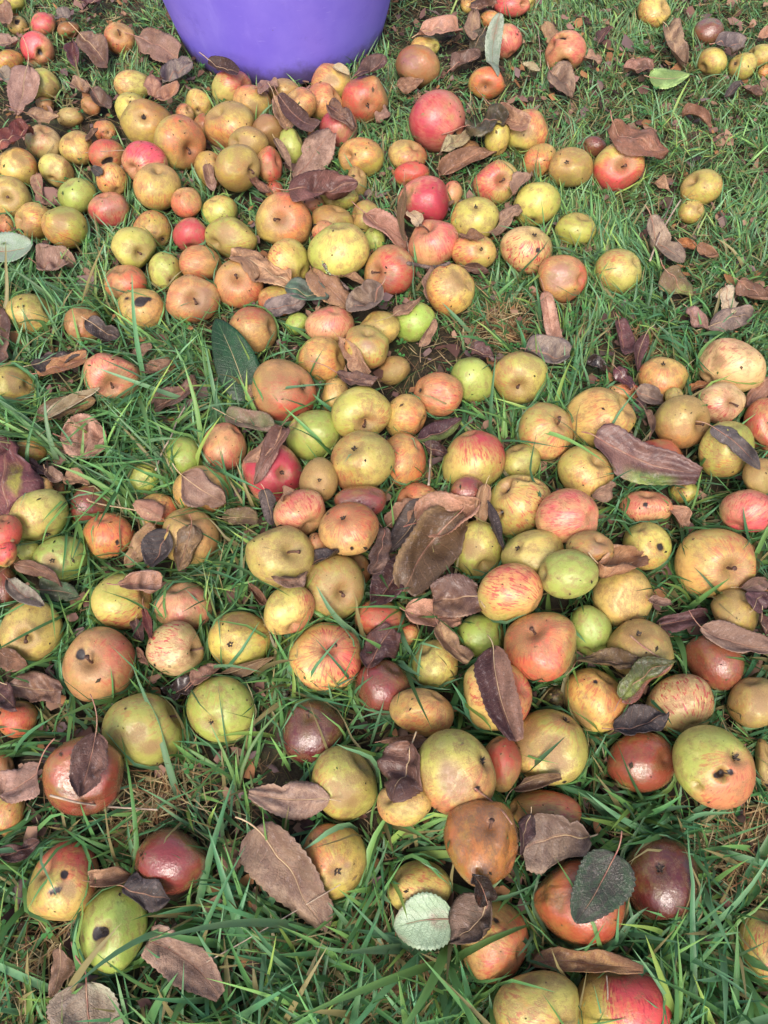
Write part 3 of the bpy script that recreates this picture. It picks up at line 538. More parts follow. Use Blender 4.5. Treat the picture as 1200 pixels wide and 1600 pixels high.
LEAVES = """388 626 336 495 34|gg|.25|-.15||large glossy dark green leaf lying against a rough red-brown apple
715 806 628 928 44|olive|.3|.34|h|big crumpled glossy brown leaf topping the leaf pile
657 822 752 785 34|tan|.1|.3|h|broad tan leaf at the back of the leaf pile
667 782 604 868 22|slate|.3|.2|h|dark slate leaf beside the crumpled leaf pile
606 822 645 780 19|pt|.1|.2||pink-tan leaf behind the dark slate leaf of the pile
762 932 676 940 34|mb|.2|.2||purple-brown veined leaf sticking out under the leaf pile
755 756 745 822 11|tan|.6|.3||narrow curled tan leaf standing behind the leaf pile
757 785 785 872 6|slate|.5|.3||stringy dark dried leaf hanging over the green-yellow apple
642 866 583 950 25|wine|.3|.2||dark shiny wine leaf under the leaf pile's lower side
598 824 577 898 21|mb|.2|.2||purple-brown leaf beside the peach apple with the star eye
929 683 1092 742 33|mb2|.15|.25||long purple leaf edged yellow-green across the glossy brick-red apple
928 882 1004 882 27|tan2|.5|.6||rolled orange-brown leaf on top of a yellow apple
1114 668 1188 735 18|slate2|.3|.5||grey-purple curled leaf bridging the yellow-green edge apple
399 1293 507 1458 47|mauve|.08|.08||large mottled mauve leaf with dark specks and red midrib
518 1247 391 1240 29|mauve|.15|.2||mauve-brown leaf leaning against the lumpy green apple
645 1165 618 1257 36|mb|.1|.25||round purple leaf covering a yellow russet apple
918 1305 814 1318 42|mauve2|.25|.3|h|grey-brown crumpled leaf over the flattened orange apple
826 1272 806 1336 15|wine|.3|.2||small purple leaf beside the grey-brown crumpled leaf
960 1335 898 1442 46|wet|.1|.1||dark wet green-black leaf on the bright brick-red apple
710 1437 615 1450 46|pg|.08|.15||pale green leaf with pinkish brown patches
768 1405 712 1478 33|olive2|.2|.25||grey-brown leaf overlapping the golden apple
757 1402 733 1358 20|dk|.7|.4||dark funnel-shaped leaf below the collapsed rotten apple
833 1507 1008 1522 19|tan2|.45|.35||long orange-brown leaf arched above the two bottom apples
221 1463 348 1556 37|mauve|.1|.15||big veined mauve leaf with a red midrib beside the tall green apple
137 1535 152 1665 52|pg2|.1|.15||round grey-green leaf with two stalks at the bottom of the frame
96 1480 84 1555 18|mauve|.2|.3||small pink-mauve leaf below the large yellow red-crowned apple
131 1376 207 1364 18|tan|.5|.4||folded tan leaf above the tall green apple
195 1385 272 1402 33|slate|.15|.2||dark slate leaf behind the tall green apple
2 1338 64 1316 19|wine|.3|.2||dark plum leaf in grass beyond the large yellow red-crowned apple
149 1147 122 1248 31|mb|.2|.2||triangular dark leaf with a long stalk on the wet rotten apple
72 1197 -5 1242 33|mauve|.1|.15||pink-mauve leaf with a stalk reaching the wet rotten apple
18 1072 102 1082 27|mb|.25|.3||wet brown rumpled leaf in grass beside the large orange-red apple
-2 1018 46 1036 15|rust2|.2|.2||brown leaf tucked under the large buff apple
-4 1080 28 1110 22|wine|.2|.2||dark purple leaf at the frame's edge beside the wet brown leaf
303 1066 258 1088 18|dk|.4|.4||dark curled leaf beyond the very large green-yellow apple
300 1068 344 1038 13|pt|.2|.1||blunt pink-tan leaf below the cream-pink scratched apple
340 1054 430 1022 8|olive|.3|.2||narrow brown leaf under the open-eyed green-yellow apple
212 1018 234 1036 9|rust2|.3|.3||scrap of rusty leaf touching the cream-pink scratched apple
213 968 222 1004 10|wine|.3|.3||plum leaf fragment between the big orange-red and cream-pink apples
228 955 238 1002 7|rustred|.4|.2||thin reddish leaf above the cream-pink scratched apple
240 820 196 884 15|tan|.3|.2||tan half-folded leaf beneath the pink-tan stalked leaf
266 832 236 886 21|slate|.2|.2||shiny slate leaf joined beside the tan half-folded leaf
300 820 280 892 18|olive|.2|.3||wet olive-brown leaf hanging on the buff-orange apple
256 812 214 786 16|pt|.3|.3||pink-tan leaf with a curled pale stalk on an orange apple
188 915 250 916 24|pt2|.25|.6||crinkled pink-tan leaf capping the pink and orange apple
12 905 70 950 15|pg2|.3|.2||torn pale green-pink leaf beside the dark green leaf piece
64 922 126 932 20|gg2|.1|.1||flat dark green leaf in front of the green eyed apple
31 878 104 914 13|mb|.3|.2||narrow mauve-brown leaf along the foot of the green eyed apple
4 812 12 684 42|winered|.2|.25||big purple-red leaf with a yellow patch at the frame's edge
44 722 76 742 13|wine|.3|.3||dark plum scrap beside the big purple-red leaf
75 738 102 756 13|mauve|.4|.5||curly mauve leaf behind the large green-yellow apple
101 745 142 760 12|tan|.3|.3||tan scrap in grass beside the curly mauve leaf
95 684 168 688 30|pt|.2|.3||pink-tan torn leaf with a brown hole lying on grass
70 655 161 608 9|cream|.5|.2||narrow pale leaf underside near the blotchy red and yellow apple
60 654 152 630 15|olive|.3|.3||wet dark brown leaf below the narrow pale leaf
50 574 152 550 15|slate|.3|.3||slate leaf behind the orange curled leaf in grass
60 586 142 566 17|orange|.6|.5||orange curled leaf next to the blotchy red and yellow apple
136 502 188 532 20|slate|.25|.4||slate leaf draped on the rough brown and pink apple
57 412 118 408 27|mauve|.3|.5||rumpled mauve leaf in grass near the dented yellow apple
-4 575 8 488 25|mb|.2|.2||purple mauve leaf at the frame's edge near the egg-shaped apple
-22 393 54 384 23|pg|.15|.1||pale grey-green leaf reaching in from the frame's edge
233 640 310 598 16|mb|.25|.3||brown mauve leaf with red stalk in grass beyond the dry twig
219 582 268 564 11|rust2|.4|.3||brown curled scrap beside the blotchy red and yellow apple
209 556 237 540 10|mauve|.3|.3||small mauve scrap in grass under the smudged orange-yellow apple
454 442 360 396 28|tan|.2|.35||broad tan leaf spread over the cream and pink apple
488 418 548 482 25|tan|.2|.2||tan leaf under the lichen-covered twig
532 430 574 446 6|tan|.4|.3||narrow tan leaf curl beneath the big pink-striped apple
602 455 548 495 27|mauve2|.2|.5||ribbed grey-mauve leaf behind the coral-pink apple
446 455 514 468 18|teal|.3|.3||shiny grey-green leaf beside the lichen-covered twig
411 488 478 470 18|slate2|.2|.2||slate-blue leaf on the half-hidden orange apple
532 527 580 586 14|pt|.25|.2||pink-tan leaf wedged between the scarred and the speckled apple
529 590 594 598 14|mb|.3|.3||mauve-brown leaf behind the big yellow-green stalk-end apple
384 600 404 642 12|tan|.3|.3|u|small brown leaf under the rough red-brown apple
570 334 640 386 25|pt|.15|.2||broad pink-tan leaf behind the red apple on the twig
635 300 632 382 8|olive|.3|.2||upright brown peel-like leaf beside the magenta apple
638 330 658 356 12|cream|.2|.2||pale torn leaf edge below the magenta apple
764 366 812 326 14|mauve|.2|.2||spotted mauve leaf beside the grey-eyed pale yellow apple
850 462 868 540 15|pt|.4|.5||rumpled pink-tan leaf standing in the bright grass
820 547 888 558 24|slate2|.25|.4||slate mauve leaf behind the large lemon apple
737 547 774 562 12|wine|.3|.2||wine-red leaf scrap in grass behind the clear green apple
652 690 720 662 14|winegreen|.3|.3||purple leaf with a green half beyond the large rosy apple
666 700 702 710 12|wine|.3|.4||dark purple curl against the large rosy apple
615 496 658 470 9|tan|.4|.4||tan torn strip over the green apple with thin stalk
655 542 678 498 10|mauve|.3|.4||mauve dry scrap beside the green apple with thin stalk
725 416 762 422 10|mb|.3|.4||brown leaf stuck in front of the dark-eyed pink and yellow apple
719 370 758 376 8|rust2|.3|.3||rusty sliver of leaf below the grey-eyed pale yellow apple
671 474 676 418 12|mauve|.3|.2|u|mauve leaf behind the tall olive-yellow apple
728 200 796 188 23|olive3|.3|.3|h|dark olive leaf beside the tan-pink stalked leaf
774 172 832 198 17|pt|.15|.3||tan-pink leaf with a thin red stalk over a yellow apple
688 243 733 210 14|cream|.5|.3|h|cupped cream leaf in front of the large pink-red apple
687 272 777 233 15|rust2|.3|.3||rust-brown leaf below the cupped cream leaf
801 302 832 270 10|mauve|.3|.3||mauve leaf between the pit-showing and the smooth yellow-green apple
781 22 772 125 13|pg|.15|.1|h|upright grey-green leaf with two dark specks
654 52 722 44 18|pt2|.2|.4||pink-tan leaf in grass behind the cream apple end
741 22 739 70 13|mauve|.5|.3||curled mauve leaf near the grey-green leaf
704 102 752 88 13|mb|.4|.5||crinkled brown leaf below the curled mauve leaf
756 48 738 84 13|olive3|.3|.2||dark olive leaf behind the grey-green leaf
737 15 777 4 12|mb|.3|.2||brown leaf at the top edge beside the pink apple
859 114 896 148 20|mauve|.15|.2||flat mauve leaf below the apple with a jagged rotten hole
850 40 872 72 12|tan|.3|.3|u|tan leaf leaning behind the apple with a jagged rotten hole
816 102 842 115 6|cream|.3|.3||slim pale scrap near the jagged-hole apple
620 136 662 128 11|rust2|.3|.3||brown leaf scrap under the brown and purple apple
1046 36 1072 102 18|mauve|.4|.4||tall folded mauve leaf by the rotten red and orange apple
1014 124 1077 119 16|lg|.2|.1||bright light green leaf lying in thin grass
974 110 1022 106 10|rust2|.4|.3||brown folded leaf next to the bright light green leaf
954 196 1040 244 25|rust2|.3|.3||large brown leaf behind the yellow and crimson apple
1065 175 1114 192 9|rust2|.4|.4||brown curled leaf alone in the thin grass
1116 70 1162 75 15|slate2|.3|.4||slate-mauve leaf behind the cream egg-shaped apple
1131 156 1156 134 7|slate|.4|.4||small slate curl in thin grass below the dried-eye apple
1158 142 1190 152 8|mb|.4|.5||crumpled brown scrap beside the small slate curl
1184 62 1214 48 11|pt2|.3|.3||pinkish leaf at the frame's edge beyond pale green apple
934 70 953 44 6|wine|.4|.2||thin purple leaf in grass beside the jagged-hole apple
910 92 940 98 9|mauve|.4|.4||mauve scrap in front of the thin purple leaf
1024 282 1047 298 7|tan|.3|.3||small tan leaf in grass beside the round buff apple
1012 345 1062 418 19|mauve2|.4|.4||big pale mauve leaf under a forked dry twig
1056 380 1084 391 9|rust|.4|.5||orange-brown scrap beside the big pale mauve leaf
1088 388 1122 402 9|rust2|.4|.5||brown scrap farther along from the orange-brown scrap
1036 425 1078 466 20|yg|.2|.2||grey-green leaf with a brown stain in short grass
1072 485 1106 520 12|mauve|.4|.4||mauve leaf with a cream flap in short grass
1130 452 1147 492 19|cream|.3|.3||yellowish tan leaf beneath the brown ragged leaf
1150 444 1197 470 13|rust2|.4|.4||ragged brown leaf on top of the yellowish tan leaf
1109 508 1180 487 16|slate2|.3|.4||pointed slate-mauve leaf in front of the yellowish tan leaf
1008 524 996 584 10|wine|.3|.2||upright wine-coloured leaf behind the cream-yellow grey-eyed apple
964 505 977 560 14|wine|.3|.4||dark wine leaf in the bare patch of grass
960 577 986 610 14|wine2|.3|.4||glossy wine-red leaf nearest the big peach apple
914 566 946 582 12|dk|.4|.5||blackish leaf in the bare patch with tan bits
991 612 1038 630 18|mauve2|.6|.4||twisted grey-mauve leaf against the cream-yellow apple
1077 608 1111 600 6|rust|.4|.3||thin orange sliver below the very large pale apple
1166 640 1204 590 13|pt|.3|.2|u|pink-tan leaf between the pink-streaked and the edge apples
1010 648 1021 687 8|mauve|.6|.5||wrinkled brown leaf roll next to the stubby-stalk apple
924 776 959 754 11|mauve|.3|.3||small mauve leaf under the yellow apple with red dashes
1046 790 1073 826 13|tan|.4|.4||brown-tan leaf standing by the black-bruised pink apple
1007 938 1040 944 9|pt|.4|.5||pale tan scrap beside the yellow apple's lower side
1154 920 1204 908 13|mauve|.3|.2||mauve-tan leaf under the huge rosy split apple
1170 952 1198 925 17|wine|.3|.3||purple leaf beside the olive-brown apple
1028 976 1112 958 17|wine|.3|.3||dark purple leaf with an orange speck in grass
1091 984 1208 1018 18|mauve|.2|.2||wide mauve-tan leaf over the dull pink-brown apple
1184 958 1204 1002 11|wine|.4|.4||wine-coloured leaf touching the wide mauve-tan leaf
884 1040 1024 1046 11|olive|.4|.3|h|long narrow brown leaf lying over the lumpy yellow apple
962 1088 1050 1026 19|yg2|.4|.3||mossy green leaf with rust-red rolled edge
960 1146 1046 1120 23|slate|.25|.3||slate-black leaf between the pale pink and sunken apples
771 1012 808 1160 30|winetan|.45|.04|h|tall folded leaf, wine one side and tan the other
682 982 733 1036 16|tan|.3|.3||golden tan leaf with a long pale stalk
632 958 720 970 25|pt2|.15|.4||wide pinkish tan spotted leaf under the purple veined leaf
577 1046 612 984 28|wine|.2|.2||glossy purple leaf with green weed, on the dark red apple
597 1153 673 1148 11|rust2|.4|.3||flat brown leaf strip behind the very large two-holed apple
802 1229 876 1208 13|mb|.4|.4||curled mauve-brown leaf under the sooty green apple
441 668 383 728 11|tan|.2|.2|h|tan flap of the leaf folded over the crimson apple
450 667 394 752 17|mb|.3|.3||dark mauve leaf folded across the crimson apple
356 655 432 672 18|mauvegreen|.3|.4||mauve and green leaf behind the crimson apple
416 765 430 822 12|slate|.4|.3||dark hanging leaf below the crimson apple
440 782 459 764 7|tan|.3|.3||leaf crumb on the raspberry striped apple
284 742 352 786 31|mauve|.1|.2||mauve veined leaf plastered over an orange apple
350 812 404 812 15|yg|.3|.2||yellow-green and pink leaf lying in grass
429 907 482 896 11|mauve|.4|.4||curled mauve leaf in front of the scratched buff-orange apple
486 882 534 860 8|dk|.4|.3||thin dark leaf over the big olive-brown apple
389 915 416 946 9|rust2|.5|.5||rusty dark scrap in shade by the red-flecked cream-orange apple
441 156 500 206 17|dk2|.5|.4||dark brown curled leaf on the orange apple by the tub
427 154 452 208 13|tan|.3|.2||tan leaf under the dark brown curled leaf
512 163 554 194 13|mb|.3|.3||dark mauve leaf cupping the hot pink apple
461 280 518 202 24|mauve3|.12|.15||big smooth mauve leaf standing among the apples by the tub
449 306 556 294 26|winebrown|.2|.5||big crinkled wine-brown leaf over a greenish apple
399 142 434 128 13|mauve|.3|.3||mauve leaf against the tub base
329 102 376 122 13|dk2|.4|.4||dark brown curled leaf pressed against the tub
325 260 336 304 11|mauve|.3|.4||hanging mauve scrap over the half-hidden yellow-orange apple
388 280 420 302 9|rust2|.4|.3||brown leaf below the side-dimpled orange and green apple
429 218 454 264 7|mauve|.3|.2||narrow folded mauve leaf in shade beside the shaded green apple
556 122 604 98 13|mb|.2|.2||mauve-brown leaf tucked by the tub beside the large red-orange apple
588 190 608 172 9|mauve|.3|.3||mauve scrap beside the large red-orange apple's grey eye
520 104 546 119 6|cream|.6|.3||curled cream scrap on the dented apple against the tub
127 58 171 108 21|mb|.2|.2||pointed mauve-brown leaf in grass beside a wine leaf
114 68 121 109 10|wine2|.3|.2||wine-red leaf beside the pointed mauve-brown leaf
213 64 280 95 23|mauve|.25|.3||large mauve leaf beside the tub's foot
252 132 300 106 20|slate2|.3|.5||mouldy dark mauve leaf at the tub's foot
244 162 278 138 13|pt2|.3|.4||pink-tan leaf in front of the mouldy leaf
234 112 237 156 13|pt|.2|.2||pink-tan leaf lying on the cream-green apple
46 108 26 180 25|mauve3|.15|.15||big mauve leaf with red stalk beside the pale yellow apple
-4 112 27 132 12|pg2|.2|.2||grey-green leaf scrap at the frame's edge
8 4 12 42 13|pt|.2|.2||pinkish tan leaf over the corner apple
-6 68 29 68 10|mauve|.2|.2||mauve leaf behind the plain yellow grass-side apple
-2 234 52 202 19|rustred|.3|.5||rust-red ruffled leaf beside the pale cream speckled apple
41 184 94 190 11|tan|.3|.3||tan leaf in grass in front of the big red-stalked mauve leaf
111 134 142 144 12|mauve|.3|.4||small mauve leaf in the long grass beyond the cream-green apple
146 146 176 174 14|mb|.3|.4||mauve-brown leaf over the rotting orange-brown apple
59 274 66 316 9|pt|.3|.2|u|tan leaf between the orange pit apple and the lime-yellow one
90 25 112 30 10|slate2|.3|.3||greyish leaf above the brown-orange far apple
128 8 162 0 10|wine|.3|.3||dark leaf in grass at the top edge
134 224 153 204 6|mauve|.5|.4||curl of mauve leaf crowning the small orange apple
144 262 162 276 8|slate|.4|.4||dark slate scrap by the orange-brown straw-crossed apple"""
PRE = {  # base, base2, blush, amount, stripe, russet, lumpiness, wet
 'Y':  ((.57, .41, .11), (.40, .34, .075), (.55, .17, .07), .42, .45, .40, .030, 0),
 'YG': ((.52, .44, .11), (.35, .35, .075), (.50, .18, .08), .26, .40, .40, .032, 0),
 'G':  ((.38, .44, .10), (.29, .36, .075), (.42, .26, .08), .12, .20, .30, .030, 0),
 'O':  ((.58, .33, .11), (.46, .33, .09), (.52, .12, .055), .55, .45, .42, .030, 0),
 'OR': ((.54, .26, .10), (.46, .27, .09), (.45, .075, .05), .80, .50, .42, .034, 0),
 'PY': ((.57, .40, .12), (.42, .36, .09), (.49, .065, .065), .62, .60, .25, .030, 0),
 'P':  ((.56, .28, .14), (.52, .30, .13), (.50, .075, .085), .80, .50, .20, .030, 0),
 'H':  ((.58, .24, .16), (.52, .18, .13), (.33, .038, .055), .8, .45, .10, .030, 0),
 'R':  ((.25, .080, .045), (.18, .055, .036), (.18, .035, .032), .60, .10, .30, .045, 1),
 'K':  ((.38, .105, .045), (.27, .070, .035), (.26, .035, .025), .60, .10, .15, .050, 1),
 'BW': ((.50, .21, .055), (.40, .13, .035), (.30, .07, .02), .50, .10, .45, .095, 1),
 'D':  ((.125, .030, .020), (.085, .022, .018), (.090, .015, .016), .60, .05, .30, .040, 1),
 'B':  ((.36, .17, .065), (.27, .12, .05), (.30, .085, .035), .45, .20, .60, .060, 0),
 'OL': ((.44, .31, .09), (.33, .27, .07), (.40, .17, .055), .35, .25, .75, .036, 0),
 'W':  ((.58, .41, .19), (.48, .38, .14), (.50, .10, .11), .42, .70, .35, .030, 0),
 'X':  ((.02, .016, .014), (.03, .02, .016), (.02, .012, .01), .2, .1, .3, .10, 0)}

rows = []
for ln_ in APPLES.strip().splitlines():
    f = ln_.split('|'); x, y, w_, h_ = map(float, f[0].split()); pr = f[1]; bonus = 0.
    if '+' in pr: pr, b_ = pr.split('+', 1); bonus = float(b_)
    mid_ = f[2:-1] + [''] * 5
    rows.append(dict(x=x, y=y, w=w_ * 1.055, h=h_ * 1.055, pre=pr, bonus=bonus, dim=mid_[0], bl=mid_[1], sp=mid_[2], label=f[-1]))
NA = len(rows)
ax = np.array([r['x'] for r in rows]); ay = np.array([r['y'] for r in rows]); arp = np.array([math.sqrt(r['w'] * r['h']) for r in rows])
apri = ay + np.array([r['bonus'] for r in rows]) + .3 * arp
RAYS = np.array([ray(x, y) for x, y in zip(ax, ay)]); dep0 = H / (-RAYS[:, 2] + .78 * arp / FPX); dep = dep0.copy()
dmin = dep0 * .93
for it in range(140):
    Cc = CAM + RAYS * dep[:, None]; Rr = arp * dep / FPX
    D = np.linalg.norm(Cc[:, None] - Cc[None], axis=-1); Sm = (Rr[:, None] + Rr[None]) * .93
    hit = (D < Sm) & (apri[:, None] > apri[None]); mv = hit.any(1) & (dep > dmin)
    if not mv.any(): break
    dep[mv] *= .9985
AC = CAM + RAYS * dep[:, None]; ARAD = arp * dep / FPX

def view_frame(px, py):
    v = -unit(ray(px, py)); r = unit(AR - v * (AR @ v)); u = np.cross(v, r); return r, u, v
def disc_dir(fr, dx, dy, back=False):
    z = math.sqrt(max(0., 1 - dx * dx - dy * dy)); return unit(dx * fr[0] - dy * fr[1] + (-z if back else z) * fr[2])

def apple_mesh(i, r):
    rng = np.random.default_rng(100 + i); fr = view_frame(r['x'], r['y'])
    b1, b2, bl, amt, stripe, russ, lump, wet = PRE[r['pre']]
    n, m_ = (26, 38) if arp[i] < 30 else ((32, 46) if arp[i] < 42 else (42, 60))
    th = np.linspace(0, np.pi, n); th = th + .12 * np.sin(2 * th) * -1; th[0], th[-1] = .012, np.pi - .012
    ph = np.arange(m_) / m_ * 2 * np.pi; T, Ph = np.meshgrid(th, ph, indexing='ij'); T, Ph = T.ravel(), Ph.ravel()
    if r['dim']:
        kd, dx, dy = r['dim'].split(','); axd = disc_dir(fr, float(dx), float(dy))
    else:
        kd = ''; a = rng.uniform(0, 6.28); q_ = rng.uniform(.75, .97); axd = disc_dir(fr, q_ * math.cos(a), abs(q_ * math.sin(a)) * rng.choice([-1, 1], p=[.3, .7]), back=True)
    stem_top = kd != 'c' if kd else rng.random() < .5
    sT, cT = np.sin(T), np.cos(T); flat = rng.uniform(.84, .93)
    rho = sT * (1 + .07 * cT * (1 if stem_top else -1)); z = cT * flat
    dS, sS, dC, sC = rng.uniform(.26, .34), rng.uniform(.20, .26), rng.uniform(.12, .18), rng.uniform(.20, .27)
    if r['pre'] in ('R', 'D', 'B', 'X', 'K', 'BW'): dS *= .6; dC *= .7
    top = cT > 0; isS = top == stem_top
    gS = np.exp(-(sT / sS) ** 1.7); gC = np.exp(-(sT / sC) ** 2)
    z = z - np.sign(cT) * np.where(isS, dS * gS, dC * gC)
    rho = rho * (1 + np.where(isS, 0, .035 * np.cos(5 * Ph + .7) * np.exp(-((sT - .35) / .3) ** 2)) + .018 * np.cos(3 * Ph + rng.uniform(0, 6)) + rng.uniform(.0, .018) * np.cos(5 * Ph + rng.uniform(0, 6)) + .014 * np.cos(2 * Ph + rng.uniform(0, 6)))
    U = np.stack([sT * np.cos(Ph), sT * np.sin(Ph), cT], 1)
    P = np.stack([rho * np.cos(Ph), rho * np.sin(Ph), z], 1)
    P[:, 2] += rng.uniform(-.10, .10) * P[:, 0] + rng.uniform(-.10, .10) * P[:, 1]
    P *= (1 + lump * 1.25 * Noise(rng, 2.2)(U) + lump * .38 * Noise(rng, 5.5)(U))[:, None]
    if r['pre'] in ('R', 'D', 'B', 'X', 'K', 'BW') or rng.random() < .12:
        wr = Noise(rng, 4.0)(U + .35 * np.stack([Noise(rng, 3)(U)] * 3, 1))
        P *= (1 - (.03 if r['pre'] not in ('B', 'BW') else .085) * np.exp(-(wr / .12) ** 2) * smooth(-.2, .6, Noise(rng, 2)(U)))[:, None]
    for _q in range(rng.integers(1, 4)):
        fd = unit(rng.normal(size=3)); hp = P @ fd; lim = rng.uniform(.72, .88); P -= np.maximum(hp - lim, 0)[:, None] * fd * .6
    # to world axes
    e1 = unit(np.cross(axd, np.array([.31, .22, .9]))); e2 = np.cross(axd, e1)
    Wd = P[:, :1] * e1 + P[:, 1:2] * e2 + P[:, 2:] * axd
    R = ARAD[i]; Wd *= R
    B3 = np.stack(fr)                   # rows r,u,v
    L3 = Wd @ B3.T
    for _ in range(2):
        pj, _d = project(AC[i] + L3 @ B3); lo_, hi_ = pj.min(0), pj.max(0)
        s_ = np.array([r['w'], r['h']]) * 2 / (hi_ - lo_)
        L3[:, 0] *= s_[0]; L3[:, 1] *= s_[1]
    L3[:, 2] *= np.clip(math.sqrt(r['w'] * r['h']) / max(r['w'], r['h']) + .03, .8, 1)
    pj, _d = project(AC[i] + L3 @ B3); off = np.array([r['x'], r['y']]) - (pj.min(0) + pj.max(0)) / 2
    L3[:, 0] += off[0] * dep[i] / FPX; L3[:, 1] -= off[1] * dep[i] / FPX
    Wd = L3 @ B3; Dr = unit(Wd)
    # pigment
    nA, nB, nC = Noise(rng, 1.8)(U), Noise(rng, 3.1)(U), Noise(rng, 1.4)(U)
    tint = rng.normal(0, .05, 3); pa, pb = np.array(b1), np.array(b2)
    pig = pa + (pb - pa) * smooth(-.8, .8, nA)[:, None]; pig = pig * (1 + rng.uniform(-.10, .10)) * (1 + tint)
    if r['bl']:
        bx, by, am = map(float, r['bl'].split(',')); 
        if bx == 0 and by == 0: bd = fr[2]; blush = am * (.72 + .22 * nB)
        else:
            bd = unit(bx * fr[0] - by * fr[1] + .35 * fr[2]); mg = min(1., math.hypot(bx, by) + .35); blush = am * 1.2 * smooth(-.45, 1.0, Dr @ bd + .28 * nB) * mg
            blush = np.maximum(blush, amt * .35 * (.6 + .4 * nC))
    else:
        bd = unit(rng.normal(size=3) + .3 * fr[2]); blush = amt * (1.1 * smooth(-.4, .9, Dr @ bd + .25 * nB) + .35 + .25 * nC)
    rotm = np.zeros(len(U)); rus = np.full(len(U), russ * rng.uniform(.6, 1.3))
    # russet creeping out of the stalk pit, darker ring round the eye
    rus = rus + np.where(isS, 1.6 * np.exp(-(sT / .33) ** 2), .7 * np.exp(-(sT / .3) ** 2))
    pig = pig * (1 - .25 * np.where(isS, np.exp(-(sT / .30) ** 2), 0))[:, None]
    for s in (r['sp'] or '').split(';'):
        if s.count(':') != 3: continue
        sx, sy, sz, kk = s.split(':'); dd = disc_dir(fr, float(sx), float(sy)); sz = float(sz)
        an = np.arccos(np.clip(Dr @ dd, -1, 1)) * (1 + .22 * nB + .25 * Noise(rng, 9)(U)); sz = sz * (.8 if kk == 'd' else 1); mk = smooth(sz * (1.75 if kk == 'd' else 1.7), sz * (.45 if kk == 'd' else .35), an)
        if kk == 'h':
            Wd *= (1 - .34 * smooth(sz * 1.15, sz * .5, an))[:, None]; rotm = np.maximum(rotm, smooth(sz * 1.0, sz * .5, an)); rg = smooth(sz * 1.5, sz * 1.1, an)[:, None]; pig = pig * (1 - .8 * rg) + np.array([.30, .15, .06]) * .8 * rg; blush = blush * (1 - .8 * rg[:, 0])
        elif kk == 'd': rotm = np.maximum(rotm, mk); Wd *= (1 - .05 * mk)[:, None]
        elif kk == 'b': pig = pig * (1 - .72 * mk[:, None]) + np.array([.26, .15, .065]) * .72 * mk[:, None]; rus = rus + .5 * mk; blush = blush * (1 - .5 * mk); Wd *= (1 - .035 * mk)[:, None]
        else: pig = pig * (1 - .7 * mk[:, None]) + np.array([.24, .105, .115]) * .7 * mk[:, None]; blush = blush * (1 - .7 * mk); Wd *= (1 - .03 * mk)[:, None]
    pg2 = np.array(bl) * (1 + rng.uniform(-.15, .15)) * (1 + tint)
    off3 = rng.uniform(-40, 40, 3)
    q = grid_quads(n, m_, True)[:, ::-1] ; lo = q.ravel().tolist(); cn = [4] * len(q)
    lo += list(range(m_)); cn.append(m_); lo += list(range((n - 1) * m_, n * m_))[::-1]; cn.append(m_)
    me = mesh_np('apple', Wd, lo, cn)
    if me.polygons[len(q) // 2].normal.dot(Vector(Wd[(n // 2) * m_])) < 0: me.flip_normals()
    attr(me, 'pig', np.clip(pig, .004, .9), 'FLOAT_COLOR'); attr(me, 'pig2', np.tile(np.clip(pg2, .004, .9), (len(U), 1)), 'FLOAT_COLOR')
    attr(me, 'msk', np.stack([np.clip(blush, 0, 1.4), rotm, np.clip(rus, 0, 3), np.full(len(U), stripe * rng.uniform(.6, 1.2))], 1), 'FLOAT_COLOR')
    attr(me, 'ac', U + off3, 'FLOAT_VECTOR')
    attr(me, 'sc', np.stack([np.cos(Ph), np.sin(Ph), cT * .30], 1) + off3, 'FLOAT_VECTOR')
    return me, kd, axd, Wd[:m_].mean(0), wet, rng

